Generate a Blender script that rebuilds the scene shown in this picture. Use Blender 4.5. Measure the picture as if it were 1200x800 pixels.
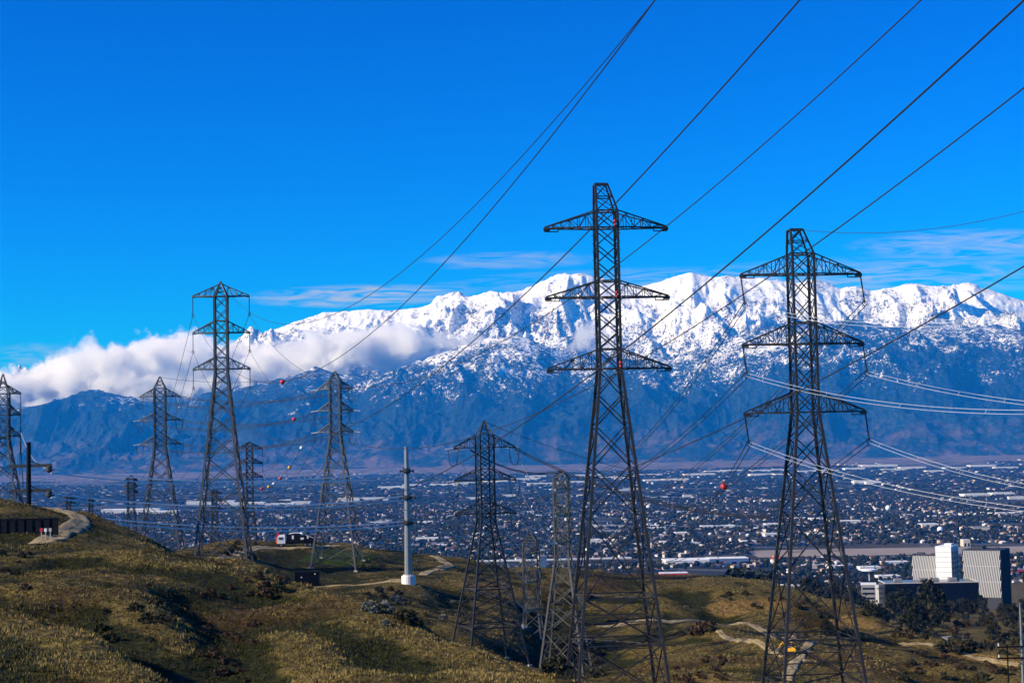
import bpy, math, random
import numpy as np
from math import radians, sin, cos, tan, pi, exp, log
from mathutils import Vector, Matrix

for _o in list(bpy.data.objects):
    bpy.data.objects.remove(_o)
S = bpy.context.scene
COL = S.collection
rng = np.random.default_rng(7)
random.seed(7)

# ------------------------------------------------------------------ camera
FPX, CX, CY, HORIZON, ROLL = 1950.0, 600.0, 400.0, 525.0, radians(1.2)
PITCH = math.atan((HORIZON - CY) / FPX)
cam_d = bpy.data.cameras.new('camera')
cam = bpy.data.objects.new('camera', cam_d)
COL.objects.link(cam)
cam_d.sensor_width = 36.0
cam_d.lens = FPX / 1200.0 * 36.0
cam_d.clip_start = 0.5
cam_d.clip_end = 200000.0
M_CAM = Matrix.Rotation(PITCH + pi / 2, 4, 'X') @ Matrix.Rotation(-ROLL, 4, 'Z')
cam.matrix_world = M_CAM
S.camera = cam
_R = np.array(M_CAM.to_3x3())

# ------------------------------------------------------------------ light
SUN_AZ, SUN_EL = radians(-108), radians(27)       # azimuth clockwise from the view direction (+Y)
world = bpy.data.worlds.new('World')
S.world = world
world.use_nodes = True
wt = world.node_tree
wt.nodes.clear()
w_out = wt.nodes.new('ShaderNodeOutputWorld')
w_bg = wt.nodes.new('ShaderNodeBackground')
w_sky = wt.nodes.new('ShaderNodeTexSky')
w_sky.sky_type = 'NISHITA'
w_sky.sun_disc = False
w_sky.sun_elevation = SUN_EL
w_sky.sun_rotation = SUN_AZ
w_sky.altitude = 500
w_sky.air_density = 1.0
w_sky.dust_density = 0.0
w_sky.ozone_density = 6.0
SKY_STRENGTH = 0.057
w_bg.inputs['Strength'].default_value = SKY_STRENGTH
w_gam = wt.nodes.new('ShaderNodeGamma')
w_gam.inputs['Gamma'].default_value = 1.32
w_hsv = wt.nodes.new('ShaderNodeHueSaturation')
w_hsv.inputs['Saturation'].default_value = 1.1
w_mul = wt.nodes.new('ShaderNodeMix')
w_mul.data_type = 'RGBA'
w_mul.blend_type = 'MULTIPLY'
w_mul.inputs['Factor'].default_value = 1.0
w_mul.inputs['B'].default_value = (0.015, 0.70, 1.27, 1)
wt.links.new(w_sky.outputs[0], w_gam.inputs['Color'])
wt.links.new(w_gam.outputs[0], w_hsv.inputs['Color'])
wt.links.new(w_hsv.outputs[0], w_mul.inputs['A'])
# thin cirrus high in the sky, laid out by direction
w_tc = wt.nodes.new('ShaderNodeTexCoord')
def wmath(op, a, b=None, c=None):
    n = wt.nodes.new('ShaderNodeMath'); n.operation = op
    for i, v in enumerate((a, b, c)):
        if v is None: continue
        if isinstance(v, (int, float)): n.inputs[i].default_value = v
        else: wt.links.new(v, n.inputs[i])
    return n.outputs[0]
w_sep = wt.nodes.new('ShaderNodeSeparateXYZ')
wt.links.new(w_tc.outputs['Generated'], w_sep.inputs[0])
w_az = wmath('DIVIDE', w_sep.outputs[0], w_sep.outputs[1])
w_el = wmath('DIVIDE', w_sep.outputs[2], w_sep.outputs[1])
w_cmb = wt.nodes.new('ShaderNodeCombineXYZ')
wt.links.new(wmath('MULTIPLY', w_az, 26.0), w_cmb.inputs[0])
wt.links.new(wmath('MULTIPLY', w_el, 190.0), w_cmb.inputs[1])
w_noi = wt.nodes.new('ShaderNodeTexNoise')
w_noi.inputs['Scale'].default_value = 1.0
w_noi.inputs['Detail'].default_value = 6.0
w_noi.inputs['Distortion'].default_value = 1.6
wt.links.new(w_cmb.outputs[0], w_noi.inputs['Vector'])
def w_patch(az, el, ra, re, gain):
    dx = wmath('DIVIDE', wmath('SUBTRACT', w_az, az), ra)
    dy = wmath('DIVIDE', wmath('SUBTRACT', w_el, el), re)
    r2 = wmath('ADD', wmath('MULTIPLY', dx, dx), wmath('MULTIPLY', dy, dy))
    f = wmath('MAXIMUM', wmath('SUBTRACT', 1.0, r2), 0.0)
    return wmath('MULTIPLY', f, gain)
w_front = wmath('GREATER_THAN', w_sep.outputs[1], 0.0)
_acc = None
for p in ((-0.092, 0.0935, 0.075, 0.0075, 0.8), (0.0, 0.113, 0.06, 0.006, 0.35), (0.075, 0.098, 0.13, 0.010, 0.35),
          (0.28, 0.117, 0.08, 0.010, 0.5), (0.22, 0.098, 0.14, 0.014, 0.45), (-0.29, 0.062, 0.06, 0.008, 0.3)):
    q = w_patch(*p)
    _acc = q if _acc is None else wmath('ADD', _acc, q)
w_str = wmath('MULTIPLY', wmath('MULTIPLY', _acc, wmath('MAXIMUM', wmath('MULTIPLY_ADD', w_noi.outputs[0], 4.5, -1.75), 0.0)), w_front)
w_cl = wt.nodes.new('ShaderNodeMix'); w_cl.data_type = 'RGBA'
wt.links.new(wmath('MINIMUM', w_str, 0.75), w_cl.inputs['Factor'])
wt.links.new(w_mul.outputs['Result'], w_cl.inputs['A'])
w_cl.inputs['B'].default_value = (6.0, 6.6, 7.6, 1)
wt.links.new(w_cl.outputs['Result'], w_bg.inputs['Color'])
wt.links.new(w_bg.outputs[0], w_out.inputs['Surface'])

sun_d = bpy.data.lights.new('sun', 'SUN')
sun_d.energy = 5.0
sun_d.angle = radians(0.5)
sun_d.color = (1.0, 0.92, 0.79)
sun = bpy.data.objects.new('sun', sun_d)
COL.objects.link(sun)
_sv = Vector((sin(SUN_AZ) * cos(SUN_EL), cos(SUN_AZ) * cos(SUN_EL), sin(SUN_EL)))
sun.rotation_euler = _sv.to_track_quat('Z', 'Y').to_euler()

S.view_settings.view_transform = 'Standard'
S.view_settings.look = 'None'
S.view_settings.exposure = 0.5
S.view_settings.gamma = 1.0
S.view_settings.use_curve_mapping = False
S.render.engine = 'CYCLES'
S.cycles.use_denoising = True
S.cycles.max_bounces = 8
S.cycles.diffuse_bounces = 2
S.cycles.glossy_bounces = 2
S.cycles.volume_bounces = 7
S.cycles.transparent_max_bounces = 8
S.cycles.volume_max_steps = 300
S.cycles.volume_step_rate = 0.7
S.cycles.use_adaptive_sampling = True
S.cycles.adaptive_threshold = 0.02

# ------------------------------------------------------------------ pixel <-> world
def rays(px, py):
    """world direction(s) with unit forward (Y) component"""
    px = np.asarray(px, float); py = np.asarray(py, float)
    v = np.stack([(px - CX) / FPX, -(py - CY) / FPX, -np.ones_like(px)], -1)
    d = v @ _R.T
    return d / d[..., 1:2]
def at(px, py, d):
    r = rays(px, py)
    return r * np.asarray(d, float)[..., None] if np.ndim(d) else r * d
def project(P):
    P = np.asarray(P, float) @ _R
    return CX + FPX * P[..., 0] / -P[..., 2], CY - FPX * P[..., 1] / -P[..., 2]

# ------------------------------------------------------------------ noise (numpy gradient noise)
_perm = rng.permutation(1024)
_ang = rng.random(1024) * 2 * pi
_gx, _gy = np.cos(_ang), np.sin(_ang)
def pnoise(x, y):
    x = np.asarray(x, float); y = np.asarray(y, float)
    xi = np.floor(x).astype(int); yi = np.floor(y).astype(int)
    xf = x - xi; yf = y - yi
    u = xf * xf * xf * (xf * (xf * 6 - 15) + 10); v = yf * yf * yf * (yf * (yf * 6 - 15) + 10)
    def g(ix, iy, dx, dy):
        h = _perm[(_perm[ix & 1023] + iy) & 1023]
        return _gx[h] * dx + _gy[h] * dy
    a = g(xi, yi, xf, yf); b = g(xi + 1, yi, xf - 1, yf)
    c = g(xi, yi + 1, xf, yf - 1); d = g(xi + 1, yi + 1, xf - 1, yf - 1)
    return (a + (b - a) * u) * (1 - v) + (c + (d - c) * u) * v
def fbm(x, y, octaves=5, gain=0.5):
    t = 0; a = 1.0
    for k in range(octaves):
        t = t + a * pnoise(x * 2 ** k + 17.3 * k, y * 2 ** k - 9.1 * k); a *= gain
    return t
def ridged(x, y, octaves=6, gain=0.5):
    t = 0; a = 1.0; w = 1.0
    for k in range(octaves):
        n = 1 - np.abs(pnoise(x * 2 ** k + 31.7 * k, y * 2 ** k + 5.9 * k)) * 2.0
        n = np.clip(n, 0, 1) ** 2
        t = t + a * n * w; w = np.clip(n * 1.6, 0, 1); a *= gain
    return t

# ------------------------------------------------------------------ object helpers
def tag(o, label=None, cat=None, group=None, kind=None):
    if label: o['label'] = label
    if cat: o['category'] = cat
    if group: o['group'] = group
    if kind: o['kind'] = kind
    return o
def empty(name, loc, rz=0.0):
    o = bpy.data.objects.new(name, None)
    o.empty_display_size = 0.5
    COL.objects.link(o)
    o.location = Vector([float(c) for c in loc]); o.rotation_euler = (0, 0, rz)
    return o
def link_mesh(name, me, parent=None, loc=None, rz=0.0):
    o = bpy.data.objects.new(name, me)
    COL.objects.link(o)
    if parent: o.parent = parent
    if loc is not None: o.location = Vector([float(c) for c in loc])
    o.rotation_euler[2] = rz
    return o
def fast_mesh(name, V, F, smooth=False):
    """V (n,3); F (m,k) with one constant k"""
    V = np.ascontiguousarray(V, np.float32); F = np.ascontiguousarray(F, np.int32)
    me = bpy.data.meshes.new(name)
    m, k = F.shape
    me.vertices.add(len(V)); me.vertices.foreach_set('co', V.ravel())
    me.loops.add(m * k); me.loops.foreach_set('vertex_index', F.ravel())
    me.polygons.add(m)
    me.polygons.foreach_set('loop_start', np.arange(0, m * k, k, dtype=np.int32))
    me.polygons.foreach_set('use_smooth', np.full(m, smooth, dtype=bool))
    me.update(calc_edges=True)
    return me
def face_colors(me, cols, k):
    """one colour per face, stored on the corners"""
    a = me.color_attributes.new('tint', 'FLOAT_COLOR', 'CORNER')
    c = np.ones((len(cols), 4), np.float32); c[:, :3] = cols
    a.data.foreach_set('color', np.repeat(c, k, axis=0).ravel())

class MB:
    """collects boxes, bars, tubes -> one mesh object"""
    def __init__(self):
        self.v = []; self.f = []; self.mi = []
    def add(self, verts, faces, mi=0):
        b = len(self.v)
        self.v.extend([tuple(map(float, p)) for p in verts])
        self.f.extend([tuple(b + i for i in f) for f in faces])
        self.mi.extend([mi] * len(faces))
    def box(self, c, s, mi=0, rz=0.0, taper=1.0):
        hx, hy, hz = s[0] / 2, s[1] / 2, s[2] / 2
        ca, sa = cos(rz), sin(rz)
        vs = []
        for z, t in ((-hz, 1.0), (hz, taper)):
            for x, y in ((-hx, -hy), (hx, -hy), (hx, hy), (-hx, hy)):
                x *= t; y *= t
                vs.append((c[0] + x * ca - y * sa, c[1] + x * sa + y * ca, c[2] + z))
        self.add(vs, [(3, 2, 1, 0), (4, 5, 6, 7), (0, 1, 5, 4), (1, 2, 6, 5), (2, 3, 7, 6), (3, 0, 4, 7)], mi)
    def bar(self, a, b, w, h=None, mi=0):
        h = h or w
        a = np.asarray(a, float); b = np.asarray(b, float)
        d = b - a; L = np.linalg.norm(d)
        if L < 1e-6: return
        d /= L
        up = np.array([0, 0, 1.0]) if abs(d[2]) < 0.95 else np.array([0, 1.0, 0])
        x = np.cross(d, up); x /= np.linalg.norm(x); y = np.cross(x, d)
        vs = [p + sx * x * w / 2 + sy * y * h / 2 for p in (a, b) for sx, sy in ((-1, -1), (1, -1), (1, 1), (-1, 1))]
        self.add(vs, [(0, 1, 2, 3), (7, 6, 5, 4), (0, 4, 5, 1), (1, 5, 6, 2), (2, 6, 7, 3), (3, 7, 4, 0)], mi)
    def angle(self, a, b, w, mi=0):
        """an L-section steel angle: two thin flanges"""
        a = np.asarray(a, float); b = np.asarray(b, float)
        d = b - a; L = np.linalg.norm(d)
        if L < 1e-6: return
        d /= L
        up = np.array([0, 0, 1.0]) if abs(d[2]) < 0.9 else np.array([1.0, 0, 0])
        x = np.cross(d, up); x /= np.linalg.norm(x); y = np.cross(x, d)
        t = w * 0.22
        prof = [(-w / 2, -w / 2), (w / 2, -w / 2), (w / 2, -w / 2 + t), (-w / 2 + t, -w / 2 + t), (-w / 2 + t, w / 2), (-w / 2, w / 2)]
        vs = [p + px_ * x + py_ * y for p in (a, b) for px_, py_ in prof]
        n = 6
        self.add(vs, [tuple(range(n - 1, -1, -1)), tuple(range(n, 2 * n))] + [(i, (i + 1) % n, (i + 1) % n + n, i + n) for i in range(n)], mi)
    def tube(self, pts, r, n=6, mi=0):
        pts = [np.asarray(p, float) for p in pts]
        rr = r if hasattr(r, '__len__') else [r] * len(pts)
        rings = []
        for i, p in enumerate(pts):
            d = pts[min(i + 1, len(pts) - 1)] - pts[max(i - 1, 0)]
            d = d / (np.linalg.norm(d) + 1e-9)
            up = np.array([0, 0, 1.0]) if abs(d[2]) < 0.95 else np.array([0, 1.0, 0])
            x = np.cross(d, up); x /= np.linalg.norm(x); y = np.cross(x, d)
            rings.append([p + rr[i] * (cos(2 * pi * k / n) * x + sin(2 * pi * k / n) * y) for k in range(n)])
        vs = [q for ring in rings for q in ring]
        fs = []
        for i in range(len(pts) - 1):
            for k in range(n):
                fs.append((i * n + k, i * n + (k + 1) % n, (i + 1) * n + (k + 1) % n, (i + 1) * n + k))
        fs.append(tuple(range(n))[::-1]); fs.append(tuple((len(pts) - 1) * n + k for k in range(n)))
        self.add(vs, fs, mi)
    def ball(self, c, r, n=10, m=7, mi=0, sz=1.0):
        pts = [(c[0], c[1], c[2] + r * sz * -cos(pi * i / m)) for i in range(m + 1)]
        rad = [max(r * sin(pi * i / m), 0.002) for i in range(m + 1)]
        self.tube(pts, rad, n, mi)
    def build(self, name, mats, parent=None, loc=None, rz=0.0, smooth=False):
        me = bpy.data.meshes.new(name)
        me.from_pydata(self.v, [], self.f)
        for m in (mats if isinstance(mats, (list, tuple)) else [mats]): me.materials.append(m)
        me.polygons.foreach_set('material_index', self.mi)
        me.polygons.foreach_set('use_smooth', [smooth] * len(self.f))
        me.update()
        return link_mesh(name, me, parent, loc, rz)

# ------------------------------------------------------------------ materials
def new_mat(name):
    m = bpy.data.materials.new(name); m.use_nodes = True
    nt = m.node_tree
    return m, nt, nt.nodes['Principled BSDF']
def N(nt, typ, **kw):
    n = nt.nodes.new(typ)
    for k, v in kw.items():
        if k in n.inputs: n.inputs[k].default_value = v
        else: setattr(n, k, v)
    return n
def noise(nt, vec, scale, detail=4.0, rough=0.6, dist=0.0):
    n = N(nt, 'ShaderNodeTexNoise', Scale=scale, Detail=detail, Roughness=rough, Distortion=dist)
    nt.links.new(vec, n.inputs['Vector']); return n.outputs['Fac']
def ramp(nt, fac, stops, interp='LINEAR'):
    r = nt.nodes.new('ShaderNodeValToRGB'); r.color_ramp.interpolation = interp
    e = r.color_ramp.elements
    while len(e) < len(stops): e.new(0.5)
    for i, (p, c) in enumerate(stops):
        e[i].position = p; e[i].color = (*c, 1) if hasattr(c, '__len__') else (c, c, c, 1)
    nt.links.new(fac, r.inputs[0]); return r.outputs[0]
def mixc(nt, fac, a, b, blend='MIX'):
    m = nt.nodes.new('ShaderNodeMix'); m.data_type = 'RGBA'; m.blend_type = blend
    for s, v in (('Factor', fac), ('A', a), ('B', b)):
        if isinstance(v, (int, float)): m.inputs[s].default_value = v
        elif isinstance(v, tuple): m.inputs[s].default_value = (*v, 1)
        else: nt.links.new(v, m.inputs[s])
    return m.outputs['Result']
def mth(nt, op, a, b=None, c=None):
    n = nt.nodes.new('ShaderNodeMath'); n.operation = op
    for i, v in enumerate((a, b, c)):
        if v is None: continue
        if isinstance(v, (int, float)): n.inputs[i].default_value = v
        else: nt.links.new(v, n.inputs[i])
    return n.outputs[0]
def pos(nt):
    return nt.nodes.new('ShaderNodeNewGeometry').outputs['Position']
def objc(nt):
    return nt.nodes.new('ShaderNodeTexCoord').outputs['Object']
def bump(nt, h, strength, dist, bsdf):
    b = N(nt, 'ShaderNodeBump', Strength=strength, Distance=dist)
    nt.links.new(h, b.inputs['Height']); nt.links.new(b.outputs[0], bsdf.inputs['Normal'])
def worn(name, col, rough=0.6, metal=0.0, var=0.25, scale=1.5, bumpy=0.0):
    """a plain material with uneven tone and gloss"""
    m, nt, b = new_mat(name)
    f = noise(nt, objc(nt), scale, 5)
    c = mixc(nt, f, tuple(x * (1 - var) for x in col), tuple(min(1, x * (1 + var)) for x in col))
    nt.links.new(c, b.inputs['Base Color'])
    b.inputs['Roughness'].default_value = rough; b.inputs['Metallic'].default_value = metal
    b.inputs['Specular IOR Level'].default_value = 0.3
    if bumpy: bump(nt, noise(nt, objc(nt), scale * 6, 3), bumpy, 0.05, b)
    return m

M = {}
def steel(name, col, var):
    m, nt, b = new_mat(name)
    o = objc(nt)
    f = noise(nt, o, 0.35, 5); g = noise(nt, o, 6.0, 3)
    c = mixc(nt, f, tuple(x * (1 - var) for x in col), tuple(x * (1 + var) for x in col))
    c = mixc(nt, mth(nt, 'MULTIPLY', mth(nt, 'GREATER_THAN', g, 0.62), 0.6), c, (0.10, 0.055, 0.035))
    nt.links.new(c, b.inputs['Base Color'])
    b.inputs['Metallic'].default_value = 0.25; b.inputs['Roughness'].default_value = 0.55
    return m
M['steel_dark'] = steel('steel_dark', (0.030, 0.030, 0.030), 0.45)
M['steel_grey'] = steel('steel_grey', (0.085, 0.088, 0.084), 0.3)
M['steel_pale'] = steel('steel_pale', (0.095, 0.095, 0.086), 0.35)
M['galv'] = worn('galvanised_pole', (0.21, 0.225, 0.24), 0.45, 0.3, 0.15, 0.8)
M['insul'] = worn('insulator_glaze', (0.05, 0.045, 0.045), 0.3, 0, 0.3, 5)
M['insul_pale'] = worn('insulator_pale', (0.55, 0.55, 0.52), 0.35, 0, 0.2, 5)
M['cable_white'] = worn('cable_bright_aluminium', (0.88, 0.88, 0.87), 0.5, 0.0, 0.05, 0.4)
M['cable'] = worn('cable_dark', (0.022, 0.022, 0.024), 0.6, 0.2, 0.25, 0.4)
M['cable_pale'] = worn('cable_aluminium', (0.50, 0.51, 0.52), 0.5, 0.1, 0.2, 0.4)
M['concrete'] = worn('concrete', (0.42, 0.40, 0.37), 0.85, 0, 0.2, 0.6, 0.2)
M['concrete_white'] = worn('white_concrete', (0.72, 0.71, 0.68), 0.8, 0, 0.1, 0.15)
M['red'] = worn('red_paint', (0.55, 0.03, 0.03), 0.45, 0, 0.15, 4)
M['yellow'] = worn('yellow_paint', (0.70, 0.36, 0.02), 0.45, 0, 0.2, 3)
M['white'] = worn('white_paint', (0.75, 0.75, 0.74), 0.5, 0, 0.1, 1.0)
M['orange'] = worn('orange_paint', (0.75, 0.16, 0.03), 0.5, 0, 0.2, 2)
M['black'] = worn('black_paint', (0.006, 0.006, 0.008), 0.75, 0, 0.35, 1.0)
M['black'].node_tree.nodes['Principled BSDF'].inputs['Specular IOR Level'].default_value = 0.1
M['rubber'] = worn('rubber', (0.02, 0.02, 0.02), 0.9, 0, 0.2, 2)
M['blue'] = worn('blue_paint', (0.03, 0.07, 0.35), 0.5, 0, 0.2, 2)
M['wood'] = worn('weathered_wood', (0.10, 0.075, 0.055), 0.9, 0, 0.35, 2, 0.3)
def glass(name, col):
    m, nt, b = new_mat(name)
    f = noise(nt, objc(nt), 0.09, 3)
    nt.links.new(mixc(nt, f, tuple(x * .6 for x in col), tuple(x * 1.5 for x in col)), b.inputs['Base Color'])
    b.inputs['Roughness'].default_value = 0.15; b.inputs['Specular IOR Level'].default_value = 0.12
    return m
M['dark_glass'] = glass('dark_glass', (0.003, 0.005, 0.009))
M['pane'] = glass('window_pane', (0.06, 0.075, 0.10))

# ------------------------------------------------------------------ foreground terrain
# surface points read off the photograph, each with its distance (m)
CTRL = [
 # foreground slope, left
 (-120,800,118),(0,800,118),(150,800,119),(300,800,121),(450,800,125),(600,800,130),
 (0,720,152),(100,742,140),(130,760,133),(200,700,172),(100,680,186),(300,758,142),(400,758,152),(500,782,145),(300,712,182),
 (210,790,124),(40,690,175),(400,725,176),
 # its crest
 (-120,642,228),(0,641,230),(80,640,232),(150,641,236),(220,652,240),(290,667,234),(330,690,214),(400,703,200),(470,736,180),(560,773,160),(650,802,150),
 # bank and road bend at the far left
 (-120,575,300),(0,583,292),(30,590,286),(60,604,278),(45,616,264),(0,614,262),(-100,612,262),(0,632,246),(60,632,248),
 (70,599,306),(100,603,296),(97,615,280),(78,627,260),(100,597,318),(140,614,302),(170,631,284),(120,632,262),
 # dip behind
 (100,640,340),(250,670,300),(330,712,270),(400,725,270),(187,650,460),(5,625,400),(32,602,332),
 # pylon C, saddle, knoll with the lorry
 (262,664,345),(262,645,420),(300,637,440),(348,638,452),(330,655,430),(320,675,405),(400,640,456),(440,648,450),(372,661,430),(424,663,430),(398,668,424),
 (345,684,396),(420,683,392),(478,681,385),(470,656,452),(400,690,380),
 # knoll right of the monopole with the track
 (500,648,478),(530,652,474),(560,664,458),(600,673,440),(640,681,432),(700,690,428),(780,700,426),(850,698,425),(905,699,424),(950,697,438),(1000,712,424),(1040,736,404),(1088,756,380),
 (515,662,440),(500,675,415),(560,690,400),(500,700,370),(560,725,340),(440,720,330),
 # bowl
 (530,757,322),(575,768,320),(618,780,318),(648,790,338),(600,740,350),(640,725,398),(560,790,270),(700,792,310),
 (680,745,384),(700,715,410),(760,729,396),(820,729,396),(870,730,394),(900,746,372),(850,722,416),(895,722,413),
 (800,762,310),(850,788,264),(760,802,240),(900,800,250),(930,768,300),(960,745,360),(960,722,410),
 (727,816,180),(958,818,184),(650,830,170),(840,835,180),
 (1010,775,290),(1000,805,230),(1060,770,330),(1100,800,275),(1200,802,285),(1330,802,285),
 (1050,752,378),(1090,757,368),(1130,768,352),(1200,779,342),(1330,785,340),(1150,785,315),
 # hollow and hillside towards the office block
 (1100,774,470),(1130,762,520),(1180,762,420),(1180,736,600),(1170,717,900),(1090,735,650),(1250,716,880),(1250,738,600),
 (1150,714,1130),(1060,709,1130),(1250,712,1130),(1110,709,1230),
]
CW = []
for p in CTRL:
    q = at(*p); CW.append((q[0], q[1], q[2]))
# ground that is out of view: near the camera, the flanks, and the long fall to the valley
for u in np.linspace(-0.62, 0.62, 9):
    CW.append((u * 14, 14, -2.0 - 2.5 * abs(u))); CW.append((u * 40, 40, -7.2)); CW.append((u * 80, 80, -13.0 - (6 if u > 0.1 else 0)))
for u in (-0.62, 0.62):
    for d, z in ((150, -20), (250, -20 if u < 0 else -38), (350, -14 if u < 0 else -48)): CW.append((u * d, d, z))
def fall(d):
    return float(np.interp(log(d), [log(600), log(800), log(1000), log(1300), log(1700), log(2200), log(4000)], [-64, -90, -116, -146, -176, -201, -204]))
for u in np.linspace(-0.62, 0.62, 11):
    for d in (620, 760, 1000, 1400, 1900, 2400, 3200):
        z = fall(d)
        if u < -0.05 and d < 1200: z = {620: -50, 760: -57, 1000: -75}[d]
        if u > 0.17 and d < 1300: continue
        CW.append((u * d, d, z))
CW = np.array(CW)
def _uv(X, Y):
    Y = np.maximum(Y, 5.0)
    return np.stack([np.clip(X / Y, -0.75, 0.75) * 7.0, np.log(Y) * 3.2], -1)
def _tps(r2):
    return np.where(r2 > 1e-12, 0.5 * r2 * np.log(np.maximum(r2, 1e-12)), 0.0)
_P = _uv(CW[:, 0], CW[:, 1])
_n = len(_P)
_K = _tps(((_P[:, None] - _P[None]) ** 2).sum(-1)) + np.eye(_n) * 0.004
_A = np.zeros((_n + 3, _n + 3)); _A[:_n, :_n] = _K
_A[:_n, _n] = 1; _A[:_n, _n + 1:] = _P; _A[_n, :_n] = 1; _A[_n + 1:, :_n] = _P.T
_b = np.zeros(_n + 3); _b[:_n] = CW[:, 2] / CW[:, 1]            # slope of the sight line: scale-free
_w = np.linalg.solve(_A, _b)
def base_height(X, Y):
    X = np.asarray(X, float); Y = np.asarray(Y, float)
    sh = X.shape; X = X.ravel(); Y = Y.ravel(); out = np.empty(len(X))
    for i in range(0, len(X), 20000):
        q = _uv(X[i:i + 20000], Y[i:i + 20000])
        r2 = ((q[:, None] - _P[None]) ** 2).sum(-1)
        out[i:i + 20000] = _tps(r2) @ _w[:_n] + _w[_n] + q @ _w[_n + 1:]
    return (out * np.maximum(Y, 5.0)).reshape(sh)
GULLY = [  # (px, py, d) lines of gullies and banks, depth, half width (m)
 ([(225,682,190),(250,705,176),(270,735,155),(285,765,138),(300,800,120)], 2.6, 5.0),
 ([(85,700,168),(150,735,148),(215,762,136),(280,790,124),(340,812,112)], 2.1, 5.0),
 ([(110,662,212),(200,668,209),(280,690,203),(330,706,196)], 1.3, 4.5),
 ([(-40,690,172),(40,705,162)], 1.6, 5.0), ([(330,712,178),(420,745,160),(480,785,140)], 1.1, 5.0), ([(30,660,205),(90,655,214)], 0.9, 4.0),
 ([(1030,750,330),(1075,775,300),(1110,803,270)], 2.4, 6.0), ([(1130,782,305),(1180,800,285)], 2.0, 5.0), ([(700,752,362),(800,755,335),(880,772,300)], 1.6, 6.0),
 ([(330,715,262),(380,728,262),(440,742,250),(520,770,225)], 4.0, 11.0), ([(960,722,405),(1010,742,380)], 2.0, 7.0),
 # spurs that stand proud of the slope
 ([(985,705,426),(1040,735,404),(1085,755,382)], -1.8, 5.5), ([(960,748,358),(1050,751,376),(1090,757,367),(1130,768,351),(1210,780,341)], -2.0, 5.5),
 ([(290,667,234),(330,690,214),(400,703,200),(470,736,180),(560,773,160),(650,802,150)], -1.1, 4.5), ([(85,738,142),(130,757,133),(190,778,124),(270,802,115)], -1.0, 3.2),
 ([(820,740,380),(860,752,362),(905,772,325)], -1.5, 5.0), ([(1000,770,300),(1060,790,275)], -1.4, 5.0), ([(700,716,412),(760,716,412),(830,708,420)], -1.2, 5.0),
 ([(530,700,385),(570,730,345),(600,750,330)], 2.2, 7.0), ([(800,705,430),(840,725,408)], 1.5, 6.0)]
_GL = [(np.array([at(*q)[:2] for q in g[0]]), g[1], g[2]) for g in GULLY]
def carve(X, Y):
    out = np.zeros_like(X)
    for P, dep, w in _GL:
        m = (np.abs(Y - P[:, 1].mean()) < np.ptp(P[:, 1]) / 2 + 4 * w) & (np.abs(X - P[:, 0].mean()) < np.ptp(P[:, 0]) / 2 + 4 * w)
        if not m.any(): continue
        x, y = X[m], Y[m]; best = np.full(x.shape, 1e9)
        for a, b in zip(P[:-1], P[1:]):
            d = b - a; t = np.clip(((x - a[0]) * d[0] + (y - a[1]) * d[1]) / (d @ d), 0, 1)
            best = np.minimum(best, (x - a[0] - t * d[0]) ** 2 + (y - a[1] - t * d[1]) ** 2)
        out[m] += dep * np.exp(-best / (w * w))
    return out
def height(X, Y):
    X = np.asarray(X, float); Y = np.asarray(Y, float)
    z = base_height(X, Y)
    amp = np.clip((Y - 30) / 120, 0.15, 1.0) * np.clip(1.4 - Y / 2500, 0, 1)
    g = 1 - 2 * np.abs(pnoise(X / 34 + 3.1, Y / 46 + 7.7))
    z = z + amp * (0.9 * fbm(X / 38, Y / 38, 4) + 0.6 * fbm(X / 9 + 5, Y / 9, 3) + 0.24 * fbm(X / 2.3, Y / 2.6 + 9, 2) * np.clip(1.3 - Y / 500, 0, 1) - 0.7 * np.clip(g, 0, 1) ** 3)
    return z - carve(X, Y)
def ground_hit(px, py, d0=60.0, d1=2400.0):
    r = rays(px, py)
    ds = np.exp(np.linspace(log(d0), log(d1), 1500))
    P = r[None] * ds[:, None]
    below = P[:, 2] < height(P[:, 0], P[:, 1])
    i = int(np.argmax(below)) if below.any() else len(ds) - 1
    x, y = P[i, 0], P[i, 1]
    return np.array([x, y, float(height(x, y))])
def on_ground(px, d):
    r = rays(px, 600.0)
    return np.array([r[0] * d, d, float(height(r[0] * d, d))])

US = np.linspace(-0.6, 0.6, 620)
DS = np.exp(np.concatenate([np.linspace(log(6), log(100), 40)[:-1], np.linspace(log(100), log(520), 430)[:-1], np.linspace(log(520), log(3000), 150)]))
UU, DD = np.meshgrid(US, DS)
TX, TY = UU * DD, DD
TZ = height(TX, TY)
def grid_faces(r, c):
    i = np.arange(r * c).reshape(r, c)
    return np.stack([i[:-1, :-1], i[:-1, 1:], i[1:, 1:], i[1:, :-1]], -1).reshape(-1, 4)
def grid_mesh(name, X, Y, Z, mat, smooth=True):
    me = fast_mesh(name, np.stack([X, Y, Z], -1).reshape(-1, 3), grid_faces(*X.shape), smooth)
    me.materials.append(mat)
    return link_mesh(name, me)

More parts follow.
